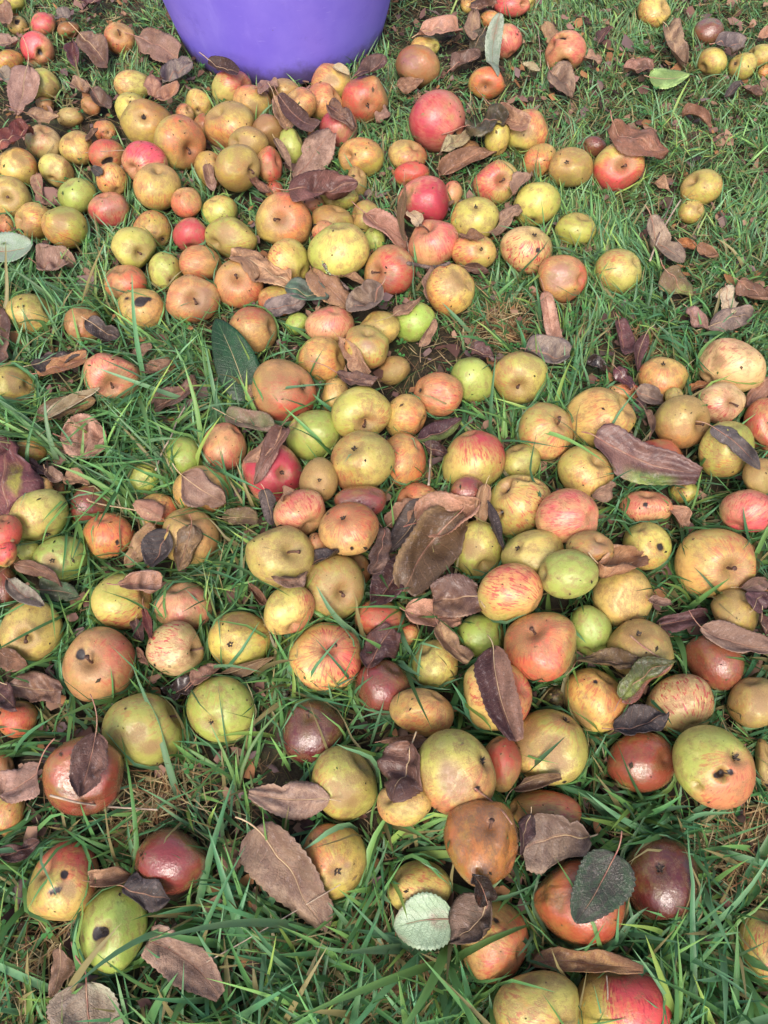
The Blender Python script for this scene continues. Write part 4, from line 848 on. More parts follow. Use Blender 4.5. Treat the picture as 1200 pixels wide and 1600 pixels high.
AOBJ = []
for i, r in enumerate(rows):
    me, kd, axd, pole, wet, rng = apple_mesh(i, r)
    o = link('apple', me, M_WET if wet else M_APPLE, loc=AC[i]); R = ARAD[i]
    tag(o, r['label'], 'apple', 'windfall apples lying in the grass'); AOBJ.append(o)
    e1 = unit(np.cross(axd, np.array([.2, .9, .4]))); e2 = np.cross(axd, e1)
    if kd == 's' and r['pre'] != 'X':
        L = R * rng.uniform(.30, .48); bend = (e1 * rng.normal() + e2 * rng.normal()) * .35
        t = np.linspace(-.12, 1, 7)[:, None]; pts = pole + axd * L * t + bend * L * t ** 2 * .8
        rr = R * .040 * (1.15 - .35 * np.sin(np.linspace(0, np.pi, 7))); rr[-1] *= 1.5
        v, lo, cn = tube(pts, rr, 7); link('stem', mesh_np('stem', v, lo, cn), M_STEM, o)
    elif kd == 'c':
        parts = []; n5 = 5
        for s in range(n5):
            a = s / n5 * 6.28 + rng.uniform(-.2, .2); d = np.cos(a) * e1 + np.sin(a) * e2; pd = np.cross(axd, d)
            ln2 = R * rng.uniform(.10, .17); up = rng.uniform(.3, 1.1)
            c0 = pole + d * R * .02; c1 = c0 + d * ln2 * .5 + axd * ln2 * .45 * up; c2 = c1 + d * ln2 * .35 * rng.uniform(-.6, 1) + axd * ln2 * .35
            wv = R * .035; dz = axd * R * .012
            v = np.array([c0 - pd * wv, c0 + pd * wv, c1 + pd * wv * .8, c1 - pd * wv * .8, c2]); v2 = v - dz - d * R * .01
            V = np.concatenate([v, v2]); lo = [0, 1, 2, 3, 3, 2, 4, 6, 5, 8, 7, 7, 8, 9, 0, 3, 8, 5, 1, 6, 7, 2, 3, 4, 9, 8, 4, 2, 7, 9, 1, 0, 5, 6]
            parts.append((V, lo, [4, 3, 4, 3, 4, 4, 4, 4, 4]))
        for s in range(6):
            a = rng.uniform(0, 6.28); d = np.cos(a) * e1 + np.sin(a) * e2; b0 = pole + d * R * .03
            parts.append(tube([b0 - axd * R * .05, b0 + axd * R * .05, b0 + axd * R * .10 + d * R * .03], R * .009, 4))
        v, lo, cn = merge(parts); link('calyx', mesh_np('calyx', v, lo, cn, False), M_CALYX, o)

# ------------------------------------------------------------------ surfaces under a pixel, pushing out of apples
def surf(px, py, ground=.028):
    r = ray(px, py); best = (ground - H) / r[2]; nrm = np.array([0, 0, 1.]); a = r @ r
    oc = CAM - AC; b = oc @ r; c = (oc * oc).sum(1) - ARAD ** 2; dsc = b * b - a * c
    ok = dsc > 0; t = np.where(ok, (-b - np.sqrt(np.maximum(dsc, 0))) / a, 9e9); j = int(np.argmin(t))
    if t[j] < best: best = t[j]; P = CAM + r * best; nrm = unit(P - AC[j])
    return CAM + r * best, nrm
def push_out(P, m=.0015, sel=None):
    for j in range(NA):
        d = P - AC[j]; near = (np.abs(d[:, 0]) < ARAD[j] + m) & (np.abs(d[:, 1]) < ARAD[j] + m)
        if not near.any(): continue
        ix = np.nonzero(near)[0]; dd = d[ix]; L = np.linalg.norm(dd, axis=1); ins = L < ARAD[j] + m
        if ins.any(): k_ = ix[ins]; P[k_] = AC[j] + dd[ins] / (L[ins, None] + 1e-9) * (ARAD[j] + m)
    return P

# ------------------------------------------------------------------ fallen leaves
LC = {  # pigment, second pigment, glossy
 'mauve': ((.40, .25, .185), (.25, .145, .105), 0), 'mauve2': ((.34, .24, .185), (.18, .12, .095), 0), 'mauve3': ((.42, .26, .21), (.29, .165, .13), 0),
 'mb': ((.22, .12, .085), (.12, .06, .045), 1), 'mb2': ((.19, .095, .095), (.12, .055, .055), 1), 'tan': ((.46, .27, .155), (.30, .16, .09), 0),
 'tan2': ((.48, .24, .12), (.32, .14, .07), 0), 'pt': ((.50, .29, .20), (.33, .16, .11), 0), 'pt2': ((.46, .26, .19), (.44, .22, .13), 0),
 'dk': ((.045, .025, .022), (.025, .015, .014), 1), 'dk2': ((.11, .055, .04), (.06, .03, .025), 0), 'slate': ((.115, .09, .085), (.055, .042, .042), 0),
 'slate2': ((.24, .19, .175), (.13, .10, .10), 0), 'wine': ((.13, .055, .055), (.07, .03, .03), 1), 'wine2': ((.17, .045, .05), (.10, .03, .035), 1),
 'winebrown': ((.26, .11, .085), (.15, .06, .05), 0), 'rust': ((.42, .17, .06), (.25, .09, .035), 0), 'rust2': ((.30, .15, .09), (.18, .085, .05), 0),
 'rustred': ((.34, .075, .05), (.20, .05, .045), 0), 'winered': ((.22, .065, .07), (.14, .045, .05), 0), 'olive': ((.27, .17, .075), (.15, .085, .04), 1),
 'olive2': ((.19, .125, .085), (.13, .085, .055), 0), 'olive3': ((.10, .085, .045), (.06, .05, .03), 1), 'orange': ((.48, .22, .11), (.34, .13, .06), 0),
 'pg': ((.36, .46, .33), (.30, .40, .28), 0), 'pg2': ((.30, .33, .24), (.30, .22, .17), 0), 'lg': ((.30, .46, .14), (.26, .40, .12), 0),
 'gg': ((.012, .060, .022), (.016, .048, .018), 1), 'gg2': ((.05, .11, .055), (.07, .08, .05), 0), 'teal': ((.10, .20, .13), (.14, .15, .12), 1),
 'cream': ((.55, .46, .32), (.45, .33, .20), 0), 'yg': ((.22, .27, .07), (.20, .11, .07), 0), 'yg2': ((.16, .20, .04), (.05, .06, .02), 1),
 'wet': ((.040, .034, .026), (.030, .060, .024), 1), 'winegreen': ((.085, .032, .038), (.16, .20, .05), 1), 'winetan': ((.085, .036, .034), (.52, .30, .19), 0),
 'mauvegreen': ((.20, .12, .11), (.16, .17, .08), 0)}
LEAFC = []   # centre pixel, radius px: keeps blades off the leaves
def add_leaf(i, spec):
    f = spec.split('|'); bx, by, tx, ty, hw = map(float, f[0].split()); colr = f[1]; fold, curl = float(f[2]), float(f[3]); fl, label = f[4], f[5]
    rng = np.random.default_rng(5000 + i)
    b, t = np.array([bx, by]), np.array([tx, ty]); L = np.linalg.norm(t - b); d = (t - b) / L; pr = np.array([-d[1], d[0]]); mdl = (b + t) / 2
    if 'u' in fl: S5 = [on_plane(*q_, .02) for q_ in (b, t, mdl)]; nr = np.array([0, -.25, 1.]); pts = np.array(S5)
    else:
        smp = [b + d * L * .12, b + d * L * .88, mdl, mdl + pr * hw * .6, mdl - pr * hw * .6]
        sf = [surf(*q_) for q_ in smp]; pts = np.array([s[0] for s in sf]); nr = unit(np.array([s[1] for s in sf]).mean(0) + np.array([0, -.25, .55]))
        A_, B_ = pts[1] - pts[0], pts[3] - pts[4]; fn = np.cross(A_, B_); fn = unit(fn) * (1 if fn[2] > 0 else -1)
        nr = unit(nr + .8 * fn + rng.normal(0, .22, 3))
    vw = -unit(ray(*mdl)); 
    if nr @ vw < .5: nr = unit(nr + vw * (.55 - nr @ vw) * 1.3)
    c0 = pts[2] if 'u' in fl else pts.mean(0); lift = max(0, ((pts - c0) @ nr).max() * .75) + (.006 if 'h' in fl else .0025); c0 = c0 + nr * lift
    def hitp(pq):
        r_ = ray(*pq); return CAM + r_ * (((c0 - CAM) @ nr) / (r_ @ nr))
    Bp, Tp, Sp, Sm_ = hitp(b), hitp(t), hitp(mdl + pr * hw), hitp(mdl - pr * hw)
    axv = Tp - Bp; sdv = (Sp - Sm_) / 2; Ln = np.linalg.norm(axv); W = np.linalg.norm(sdv)
    nu, nv = (30, 13) if L > 60 else ((20, 9) if L > 30 else (13, 7))
    v = np.linspace(0, 1, nu); u = np.linspace(-1, 1, nv); Vv, Uu = np.meshgrid(v, u, indexing='ij'); Vv, Uu = Vv.ravel(), Uu.ravel()
    asym = rng.uniform(.58, .95); dryf = colr not in ('gg', 'pg', 'lg', 'wet'); vend = rng.choice([.995, .93, .86], p=[.6, .25, .15]) if dryf else .996
    prof = np.sin(np.pi * np.clip(Vv * vend, .004, .996) ** asym) ** rng.uniform(.55, .85)
    dry = dryf; rag = Noise(rng, 9); q3 = np.stack([Vv * 1.0, np.sign(Uu), Vv * 0], 1)
    teeth = 1 + (.035 * np.where((np.arange(nu) % 2)[:, None], 1, -1) * np.ones(nv)).ravel() * (0 if colr == 'gg' else 1)
    edge = 1 + (.19 if dry else .02) * rag(q3) * (1 if L > 30 else 1.8)
    bay = 1 - (.34 if dry and rng.random() < .5 else 0) * np.exp(-((Vv - rng.uniform(.25, .8)) / .07) ** 2) * (Uu * rng.choice([-1, 1]) > 0)
    wv = prof * edge * teeth * bay
    kr = .35 + (2.3 * curl if dry else .4 * abs(curl)) * (1 if L > 45 else .8); W *= min(kr / math.sin(min(kr, 1.5)), 1.5); ang = Uu * wv * kr; X = np.sin(ang) / kr * W; Zr = (1 - np.cos(ang)) / kr * W * rng.choice([1, 1, -1]); Y = Vv * Ln
    sway = rng.uniform(-.07, .07) * Ln * np.sin(np.pi * Vv); X = X + sway
    cs = 1 if rng.random() < .75 else -1; nz1, nz2 = Noise(rng, 5.5), Noise(rng, 13)
    uvq = np.stack([Uu * .7, Vv * 1.4, Vv * 0 + i], 1); amp = (.30 + .65 * curl) if dry else .05 + abs(curl) * .15
    Z = fold * np.abs(Uu) ** 1.2 * wv * W * 1.1
    Z += cs * curl * Ln * .42 * (2 * (Vv - .5)) ** 2 * (.6 + .4 * Vv)
    Z += Zr
    Z += amp * .52 * W * nz1(uvq) * (.3 + .7 * np.abs(Uu)) + amp * .20 * W * nz2(uvq) + (.10 * W * (1 - np.abs(Noise(rng, 7)(uvq))) if dry else 0)
    be = rng.uniform(0, 6.28); sb = (np.cos(be) * Uu * wv + np.sin(be) * (Vv - .5) * 2); Z += (.25 + .8 * curl if dry else .1) * W * np.maximum(0, sb - rng.uniform(.1, .5)) ** 1.5 * rng.choice([1, 1, -1])
    if curl >= .4:                        # dry rim rolled inwards
        k2 = smooth(.45, 1, np.abs(Uu)); X -= np.sign(Uu) * k2 * W * .35 * curl * prof; Z += k2 * W * .9 * curl * prof
    zl = .011 + .05 * min(Ln, W) + (.006 if 'h' in fl else 0); Z = zl * np.tanh(Z / zl)
    dY, dX = unit(axv), unit(sdv); P = Bp + dY * Y[:, None] + dX * X[:, None] + nr * Z[:, None]
    if 'u' not in fl: P = push_out(P.copy(), .0018)
    P[:, 2] = np.maximum(P[:, 2], .012)
    a, b_, gloss = LC[colr]; a, b_ = np.array(a), np.array(b_); kv = rng.uniform(.88, 1.14)
    mixn = smooth(-.5, .8, Noise(rng, 3.5)(uvq)); 
    if colr == 'winetan': mixn = smooth(.04, -.04, Uu)
    if colr == 'winegreen': mixn = smooth(.0, .3, Uu)
    a = a * np.array([1.0, .98, rng.uniform(.82, 1.05)]) * rng.uniform(.9, 1.35); b_ = b_ * np.array([1.0, .98, rng.uniform(.85, 1.05)]) * rng.uniform(.6, 1.15); a = a + (np.array([.42, .27, .13]) - a) * (rng.uniform(0, .16) if dry and a[0] > .18 else 0)
    pig = (a + (b_ - a) * mixn[:, None] * (.8 if colr not in ('winetan', 'winegreen') else 1)) * kv * (1 + rng.normal(0, .04, 3))
    p2 = np.tile(b_ * kv, (len(P), 1))
    if colr in ('winetan', 'winegreen'): p2 = pig * .75
    if colr == 'pg': kk = smooth(.25, .1, np.hypot(Uu * .5 - .0, Vv - .22)) + smooth(.55, .9, np.abs(Uu)) * smooth(.6, 1, Vv); kk = np.clip(kk, 0, .8)[:, None]; pig = pig * (1 - kk) + np.array([.30, .19, .14]) * kk
    if colr == 'mb2': kk = (smooth(.25, .55, Uu * 1.) * smooth(.3, .5, Vv) * smooth(.9, .7, Vv))[:, None]; pig = pig * (1 - kk) + np.array([.26, .32, .08]) * kk; p2 = p2 * (1 - kk) + np.array([.10, .16, .05]) * kk
    if colr == 'yg2': kk = smooth(.5, .8, Uu)[:, None]; pig = pig * (1 - kk) + np.array([.26, .09, .05]) * kk; p2 = p2 * (1 - kk) + np.array([.15, .05, .04]) * kk
    if colr == 'winered': kk = smooth(.32, .18, np.hypot(Uu - .3, (Vv - .5) * 1.4))[:, None]; pig = pig * (1 - kk) + np.array([.30, .27, .05]) * kk
    cen = P.mean(0)
    me = mesh_np('leaf', P - cen, grid_quads(nu, nv), np.full((nu - 1) * (nv - 1), 4))
    attr(me, 'pig', pig, 'FLOAT_COLOR'); attr(me, 'pig2', p2, 'FLOAT_COLOR')
    attr(me, 'luv', np.stack([Uu, Vv * max(1, Ln / W / 2.4), np.full(len(P), rng.uniform(0, 50))], 1), 'FLOAT_VECTOR')
    o = link('leaf', me, M_LEAFW if colr in ('wet', 'dk', 'wine2') else (M_LEAFS if colr in ('gg', 'pg', 'lg', 'teal') else (M_LEAFG if gloss else M_LEAF)), loc=cen); tag(o, label, 'leaf', 'fallen leaves on the grass and apples')
    sm = o.modifiers.new('thickness', 'SOLIDIFY'); sm.thickness = .0003; sm.offset = 0
    # midrib running on into the stalk
    rib = P.reshape(nu, nv, 3)[:, nv // 2] + nr * .0004
    if L > 28:
        back = unit(rib[0] - rib[3]); side = np.cross(nr, back) * rng.uniform(-.5, .5); tl = Ln * rng.uniform(.12, .3)
        if label.find('stalk') > 0: tl = Ln * .55
        if 'u' in fl: tl *= .3
        tt = np.linspace(1, .05, 7)[:, None]; st_ = rib[0] + (back + nr * .12) * tl * tt + side * tl * tt ** 2
        st_ = push_out(st_.copy(), .001); st_[:, 2] = np.maximum(st_[:, 2], .01)
        pp = np.concatenate([st_, rib[:int(nu * .8)]]); rad = np.concatenate([np.full(7, 1.), np.linspace(.9, .2, int(nu * .8))]) * np.clip(W * .028, .0004, .0010)
        vv, lo, cn = tube(pp - cen, rad, 5); link('stalk', mesh_np('stalk', vv, lo, cn), M_PETP if rng.random() < .35 else M_PET, o)
    LEAFC.append((mdl[0], mdl[1], d, L / 2, hw))
for i, ln_ in enumerate(LEAVES.strip().splitlines()): add_leaf(i, ln_)

# ------------------------------------------------------------------ twigs
def px_path(pts, lift):                # pixels laid on whatever lies under them
    return np.array([surf(*p_)[0] + np.array([0, 0, lift]) for p_ in pts])
def twig(name, pts, rad, lift, mat, label, knob=0., fixed=None):
    P = px_path(pts, lift) if fixed is None else fixed; n = len(P); tt = np.linspace(0, n - 1, n * 6); Q = np.stack([np.interp(tt, np.arange(n), P[:, j]) for j in range(3)], 1)
    for _ in range(4): Q[1:-1] = (Q[:-2] + Q[2:] + 2 * Q[1:-1]) / 4
    rr = rad * (1 + knob * RNG.uniform(-.5, 1, len(Q))) * np.linspace(1.05, .8, len(Q)); c0 = Q.mean(0)
    v, lo, cn = tube(Q - c0, rr, 8); o = link(name, mesh_np(name, v, lo, cn), mat, loc=c0); tag(o, label, 'twig', 'twigs and dry stems'); return o, Q - c0
zt = surf(677, 400)[0]
t1, Q = twig('twig', [(637, 414), (655, 417), (676, 421), (694, 417), (702, 413)], .0030, .003, M_BARK, 'short ringed bark twig lying under the red apple it seems to hold', .22)
v, lo, cn = tube(px_path([(640, 414), (638, 392), (633, 368), (624, 347), (616, 334)], .004) - np.array(t1.location), .0008, 5); link('side_shoot', mesh_np('side_shoot', v, lo, cn), M_PALE, t1)
t2, Q = twig('twig', [(506, 415), (515, 430), (527, 440), (545, 455)], .0028, .004, M_BARK, 'lichen-covered twig lying on tan leaves in front of the big pink-striped apple', .2)
lp = []
for a_ in range(60):
    c_ = Q[RNG.integers(0, 17)] + RNG.normal(0, .0018, 3) + np.array([0, 0, .002]); dd_ = RNG.normal(0, .0022, 3); lp.append(tube([c_, c_ + dd_ * .6, c_ + dd_], [.0011, .0016, .0006], 5))
v, lo, cn = merge(lp); link('lichen', mesh_np('lichen', v, lo, cn), M_LICHEN, t2)
t3, Q = twig('twig', [(1012, 417), (1020, 395), (1032, 368), (1047, 342), (1060, 322)], .0016, .012, M_PALE, 'forked dry twig standing out of the big pale mauve leaf', .15)
v, lo, cn = tube(Q[8:] * [1, 1, 1] + np.linspace(0, 1, len(Q) - 8)[:, None] * np.array([-.012, .004, .008]), .0010, 5); link('side_shoot', mesh_np('side_shoot', v, lo, cn), M_BARK, t3)
twig('dry_stem', [(246, 742), (256, 712), (270, 690), (279, 664), (292, 642)], .0012, .010, M_PALE, 'whitish forked dry stem beside the bright green apple')
twig('dry_stem', [(669, 766), (671, 740), (673, 712)], .0014, .012, M_PALE, 'pale upright stem in the gap left of the large rosy apple')
twig('dry_stem', [(741, 1234), (765, 1252), (785, 1270), (799, 1290)], .0010, .006, M_PET, 'long red stalk hooked into a hole of the two-holed apple')
twig('dry_stem', [(326, 1504), (380, 1474), (430, 1445), (480, 1415), (533, 1384)], .0006, .012, M_PALE, 'thin golden straw crossing the large mottled mauve leaf')
twig('dry_stem', [(84, 1246), (125, 1257), (180, 1264), (250, 1268)], .0012, .010, M_PALE, 'pale flat straw in front of the wet rotten apple')
twig('dry_stem', [(948, 1588), (949, 1550), (947, 1524)], .0007, .002, M_PALE, 'fine straw lying down the face of the huge crimson-sided apple')
twig('dry_stem', [(138, 783), (142, 787), (165, 793), (205, 799), (235, 806)], .0010, .006, M_PETP, 'pale hooked leaf stalk curling from the orange apple')
twig('dry_stem', [(147, 1300), (148, 1460), (144, 1520), (145, 1595)], .0012, .008, M_PET, 'reddish stalk standing over the round grey-green leaf') if False else None
twig('dry_stem', [(842, 120), (841, 90), (838, 62)], .0008, .02, M_PALE, 'straight bleached straw near the jagged-hole apple')
twig('dry_stem', [(134, 242), (160, 240), (195, 238)], .0006, .004, M_PALE, 'white straw lying across the orange-brown dark-eyed apple')
twig('dry_stem', [(983, 995), (1000, 1010), (1020, 1024), (1040, 1037)], .0009, .004, M_PET, 'thin red-brown stalk across the yellow-brown eye-topped apple')

# ------------------------------------------------------------------ grass
def inside_apple(x, y, f=.8):
    out = np.zeros(len(x), bool)
    for j in range(NA):
        out |= (x - AC[j, 0]) ** 2 + (y - AC[j, 1]) ** 2 < (ARAD[j] * f) ** 2
    out |= (x - TC[0]) ** 2 + (y - TC[1]) ** 2 < (RB + .004) ** 2
    return out
def blades(name, x, y, L, W, az, a0, a1, col, seg, z0, mat, cull=True, fold=False, twist=0.):
    n = len(x); s = np.linspace(0, 1, seg + 1)
    P = np.zeros((n, seg + 1, 3)); P[:, 0] = np.stack([x, y, z0], 1); dirh = np.stack([np.cos(az), np.sin(az)], 1)
    wob = RNG.normal(0, .25, n)
    for j in range(seg):
        al = a0 + (a1 - a0) * ((j + .5) / seg) ** 1.3; dl = L / seg; a_ = az + wob * (j + .5) / seg * 1.5
        P[:, j + 1] = P[:, j] + np.stack([np.sin(al) * np.cos(a_) * dl, np.sin(al) * np.sin(a_) * dl, np.cos(al) * dl], 1)
    P[:, :, 2] = np.maximum(P[:, :, 2], .002 + .004 * s)
    F = P.reshape(-1, 3)
    # bend round the apples and the tub
    pa_ = np.tile(s > .15, n)
    F = push_out(F, .0022)
    for _ in range(2):
        P = F.reshape(n, seg + 1, 3); P[:, 1:-1] = (P[:, :-2] + P[:, 2:] + 2 * P[:, 1:-1]) / 4; P[:, -1] = P[:, -1] * .6 + (2 * P[:, -2] - P[:, -3]) * .4; F = P.reshape(-1, 3)
    F = push_out(F, .0015)
    dt = F[:, :2] - TC[:2]; rt = np.hypot(dt[:, 0], dt[:, 1]); wallr = RB + (RT - RB) * np.clip(F[:, 2] / HT, 0, 1) + .004; ins = rt < wallr
    F[ins, :2] = TC[:2] + dt[ins] / rt[ins, None] * wallr[ins, None]
    P = F.reshape(n, seg + 1, 3)
    if cull:                              # few blades stand over the apples' faces or the flat leaves
        keep = np.ones(n, bool); pj, _ = project(F); pj = pj.reshape(n, seg + 1, 2); hitn = np.zeros(n); u_ = RNG.random(n)
        for j in range(NA):
            dx_, dy_ = (pj[:, 2:, 0] - ax[j]) / rows[j]['w'], (pj[:, 2:, 1] - ay[j]) / rows[j]['h']
            q_ = ((dx_ ** 2 + (dy_ + .12) ** 2) < .62).sum(1); fr_ = (P[:, seg // 2] - AC[j]) @ AF < ARAD[j] * .3
            hitn += q_ * fr_
        keep &= ~((hitn > 0) & (u_ < .74)); u_ = RNG.random(n)
        for (lx, ly, d, hl, hw) in LEAFC:
            qx, qy = pj[:, 1:, 0] - lx, pj[:, 1:, 1] - ly; a_ = (qx * d[0] + qy * d[1]) / hl; b_ = (-qx * d[1] + qy * d[0]) / hw
            keep &= ~(((a_ ** 2 + b_ ** 2) < .75).any(1) & (u_ < .82))
        P = P[keep]; W = W[keep]; col = col[keep]; az = az[keep]; n = len(P)
    T = np.gradient(P, axis=1); sd_ = np.cross(T, np.array([0, 0, 1.])); bad = np.linalg.norm(sd_, axis=-1) < 1e-7
    sd_[bad] = [1, 0, 0]; sd_ = unit(sd_)
    if twist: 
        nn = unit(np.cross(sd_, T)); ph = (RNG.uniform(-twist, twist, n)[:, None] * (s[None] + .2))[..., None]; sd_ = sd_ * np.cos(ph) + nn * np.sin(ph)
    pw = (1 - s ** 2.6) * (.55 + .45 * np.minimum(1, s * 4)); hwv = (W[:, None] / 2 * pw[None])[..., None]
    cols = 3 if fold else 2; Vt = np.zeros((n, seg, cols, 3)); Pm = P[:, :-1]
    Vt[:, :, 0] = Pm - sd_[:, :-1] * hwv[:, :-1]; Vt[:, :, -1] = Pm + sd_[:, :-1] * hwv[:, :-1]
    if fold: Vt[:, :, 1] = Pm - unit(np.cross(sd_, T))[:, :-1] * hwv[:, :-1] * .45
    per = seg * cols + 1; V = np.concatenate([Vt.reshape(n, -1, 3), P[:, -1:]], 1).reshape(-1, 3)
    ql = []; 
    for j in range(seg - 1):
        for c_ in range(cols - 1): ql.append([j * cols + c_, j * cols + c_ + 1, (j + 1) * cols + c_ + 1, (j + 1) * cols + c_])
    tl = [[(seg - 1) * cols + c_, (seg - 1) * cols + c_ + 1, seg * cols] for c_ in range(cols - 1)]
    base = (np.arange(n) * per)[:, None]
    lo = np.concatenate([(base + np.array(ql).ravel()[None]).ravel(), (base + np.array(tl).ravel()[None]).ravel()])
    cn = np.concatenate([np.full(n * len(ql), 4), np.full(n * len(tl), 3)])
    me = mesh_np(name, V, lo, cn); tip = np.linspace(0, 1, seg)
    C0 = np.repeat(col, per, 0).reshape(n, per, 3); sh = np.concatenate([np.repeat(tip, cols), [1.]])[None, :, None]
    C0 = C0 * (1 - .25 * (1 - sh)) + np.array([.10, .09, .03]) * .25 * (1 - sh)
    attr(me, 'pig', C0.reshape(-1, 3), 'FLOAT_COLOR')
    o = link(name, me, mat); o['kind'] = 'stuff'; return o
clump = Noise(RNG, 9, 14); clump2 = Noise(RNG, 26, 14); bare = Noise(RNG, 14, 12)
def scatter(n, x0, x1, y0, y1, tuft=0.): 
    if tuft:
        nc = max(1, n // 9); cx_, cy_ = RNG.uniform(x0, x1, nc), RNG.uniform(y0, y1, nc); idx = RNG.integers(0, nc, n); return cx_[idx] + RNG.normal(0, tuft, n), cy_[idx] + RNG.normal(0, tuft, n), idx
    return RNG.uniform(x0, x1, n), RNG.uniform(y0, y1, n), None
GREENS = np.array([(.100, .265, .085), (.075, .225, .100), (.150, .320, .090), (.235, .370, .085), (.140, .300, .150), (.060, .175, .060)])
def green(n, x, y, pale=0.):
    c_ = GREENS[RNG.choice(6, n, p=[.26, .2, .18, .08, .18, .10])] * RNG.uniform(.6, 1.45, (n, 1))
    c_ = c_ * (1 + .18 * clump(np.stack([x, y, x * 0], 1))[:, None] * np.array([1, .6, .6]))
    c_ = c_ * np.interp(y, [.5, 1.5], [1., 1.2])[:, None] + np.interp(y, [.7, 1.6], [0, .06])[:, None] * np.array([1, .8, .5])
    dry = RNG.random(n) < .05 + pale * .13; c_[dry] = np.array([.30, .25, .11]) * RNG.uniform(.6, 1.2, (dry.sum(), 1)); return np.clip(c_, .01, .8)
def sub(m_, *a): return [q_[m_] for q_ in a]
# zones of bare thatch, in the picture's own places
THATCH = [on_plane(*q_)[:2].tolist() + [r_] for q_, r_ in (((785, 520), .035), ((560, 1520), .05), ((240, 1260), .035), ((60, 1540), .03), ((1150, 1340), .045), ((1000, 560), .03), ((660, 1530), .03))]
def thatchy(x, y):
    t_ = np.zeros(len(x))
    for a_, b_, c_ in THATCH: t_ = np.maximum(t_, np.exp(-((x - a_) ** 2 + (y - b_) ** 2) / c_ ** 2))
    return t_
def lawn(name, n, box, Lr, Wr, seg, tuft, lean=(.1, .9), bend=(.5, 1.15), dens=.55, cull=True, fold=False, keepf=.75, pale=0.):
    x, y, idx = scatter(n, *box, tuft); th_ = thatchy(x, y)
    q_ = np.stack([x, y, x * 0], 1); m_ = ~inside_apple(x, y, keepf) & (RNG.random(n) > th_ * .55) & (RNG.random(n) < dens + .35 * bare(q_) + .15)
    x, y = sub(m_, x, y); n = len(x); q_ = q_[m_]
    sc = 1 + .22 * clump(q_); L = np.minimum(RNG.gamma(6, 1 / 6, n), 1.7) * RNG.uniform(.7, 1.1, n) * (Lr * sc * np.interp(y, [-.3, .3, .9, 1.9], [1.15, 1.1, .85, .62])); W = RNG.uniform(*Wr, n) * np.interp(y, [0, .5, 1.2], [1.35, 1.1, .95])
    az = RNG.uniform(0, 6.28, n) + .0; az = az + .9 * np.sin(az + 1.2 * clump2(q_))
    a0 = RNG.uniform(*lean, n); a1 = a0 + RNG.uniform(*bend, n)
    return blades(name, x, y, L, W, az, a0, a1, green(n, x, y, pale), seg, ground_z(x, y), M_GRASS, cull, fold, .9)
BOX = (-.95, .95, -.12, 2.0)
lawn('grass', 16000, (.15, .95, .9, 2.0), .042, (.0016, .0034), 5, .007, (.15, 1.0), (.4, 1.2), .9, pale=1.4)
lawn('grass', 98000, BOX, .050, (.0016, .0040), 5, .007, (.15, 1.0), (.4, 1.2), .75, pale=1.)
lawn('grass', 30000, BOX, .066, (.0030, .0054), 6, .009, (.2, 1.1), (.4, 1.2), .70, fold=True)
lawn('grass', 5200, (-.7, .7, -.1, 1.0), .092, (.0045, .0074), 8, .012, (.3, 1.15), (.35, 1.1), .60, fold=True)
lawn('grass', 58000, (-3.2, 3.2, 2.0, 5.6), .10, (.008, .014), 3, .02, cull=False, dens=.8)
lawn('grass', 13000, (-2.6, -.95, -.9, 2.0), .07, (.004, .008), 3, .012, cull=False, dens=.8)
lawn('grass', 13000, (.95, 2.6, -.9, 2.0), .07, (.004, .008), 3, .012, cull=False, dens=.8)
# dead grass and thatch lying on the soil
def thatch(name, n, box, zr, Lr):
    x, y, _ = scatter(n, *box); m_ = ~inside_apple(x, y, .9); x, y = sub(m_, x, y); n = len(x)
    L = RNG.uniform(.5, 1.4, n) * Lr; W = RNG.uniform(.0006, .0018, n); az = RNG.uniform(0, 6.28, n); a0 = RNG.uniform(1.1, 1.6, n); a1 = a0 + RNG.uniform(-.3, .45, n)
    pal = np.array([(.24, .16, .085), (.42, .32, .18), (.12, .06, .035), (.06, .03, .022), (.19, .10, .055), (.17, .15, .06)])
    col = pal[RNG.choice(6, n, p=[.22, .14, .22, .14, .16, .12])] * RNG.uniform(.7, 1.2, (n, 1))
    return blades(name, x, y, L, W, az, a0, a1, col, 4, RNG.uniform(*zr, n), M_STRAW, True, False, 1.2)
thatch('dead_grass', 34000, BOX, (.001, .014), .036)
xs, ys, zz, rr_ = [], [], [], []
for a_, b_, c_ in THATCH:
    n = int(420 * (c_ / .04) ** 1.4); xs.append(a_ + RNG.normal(0, c_ * .75, n)); ys.append(b_ + RNG.normal(0, c_ * .75, n))
x, y = np.concatenate(xs), np.concatenate(ys); m_ = ~inside_apple(x, y, 1.0); x, y = x[m_], y[m_]; n = len(x)
pal = np.array([(.38, .25, .12), (.46, .36, .20), (.22, .10, .05)])
blades('dead_grass', x, y, RNG.uniform(.02, .055, n), RNG.uniform(.0007, .0018, n), RNG.uniform(0, 6.28, n), RNG.uniform(.9, 1.5, n), RNG.uniform(1.3, 1.9, n), pal[RNG.integers(0, 3, n)] * RNG.uniform(.7, 1.2, (n, 1)), 4, RNG.uniform(.003, .02, n), M_STRAW, True, False, 1.)

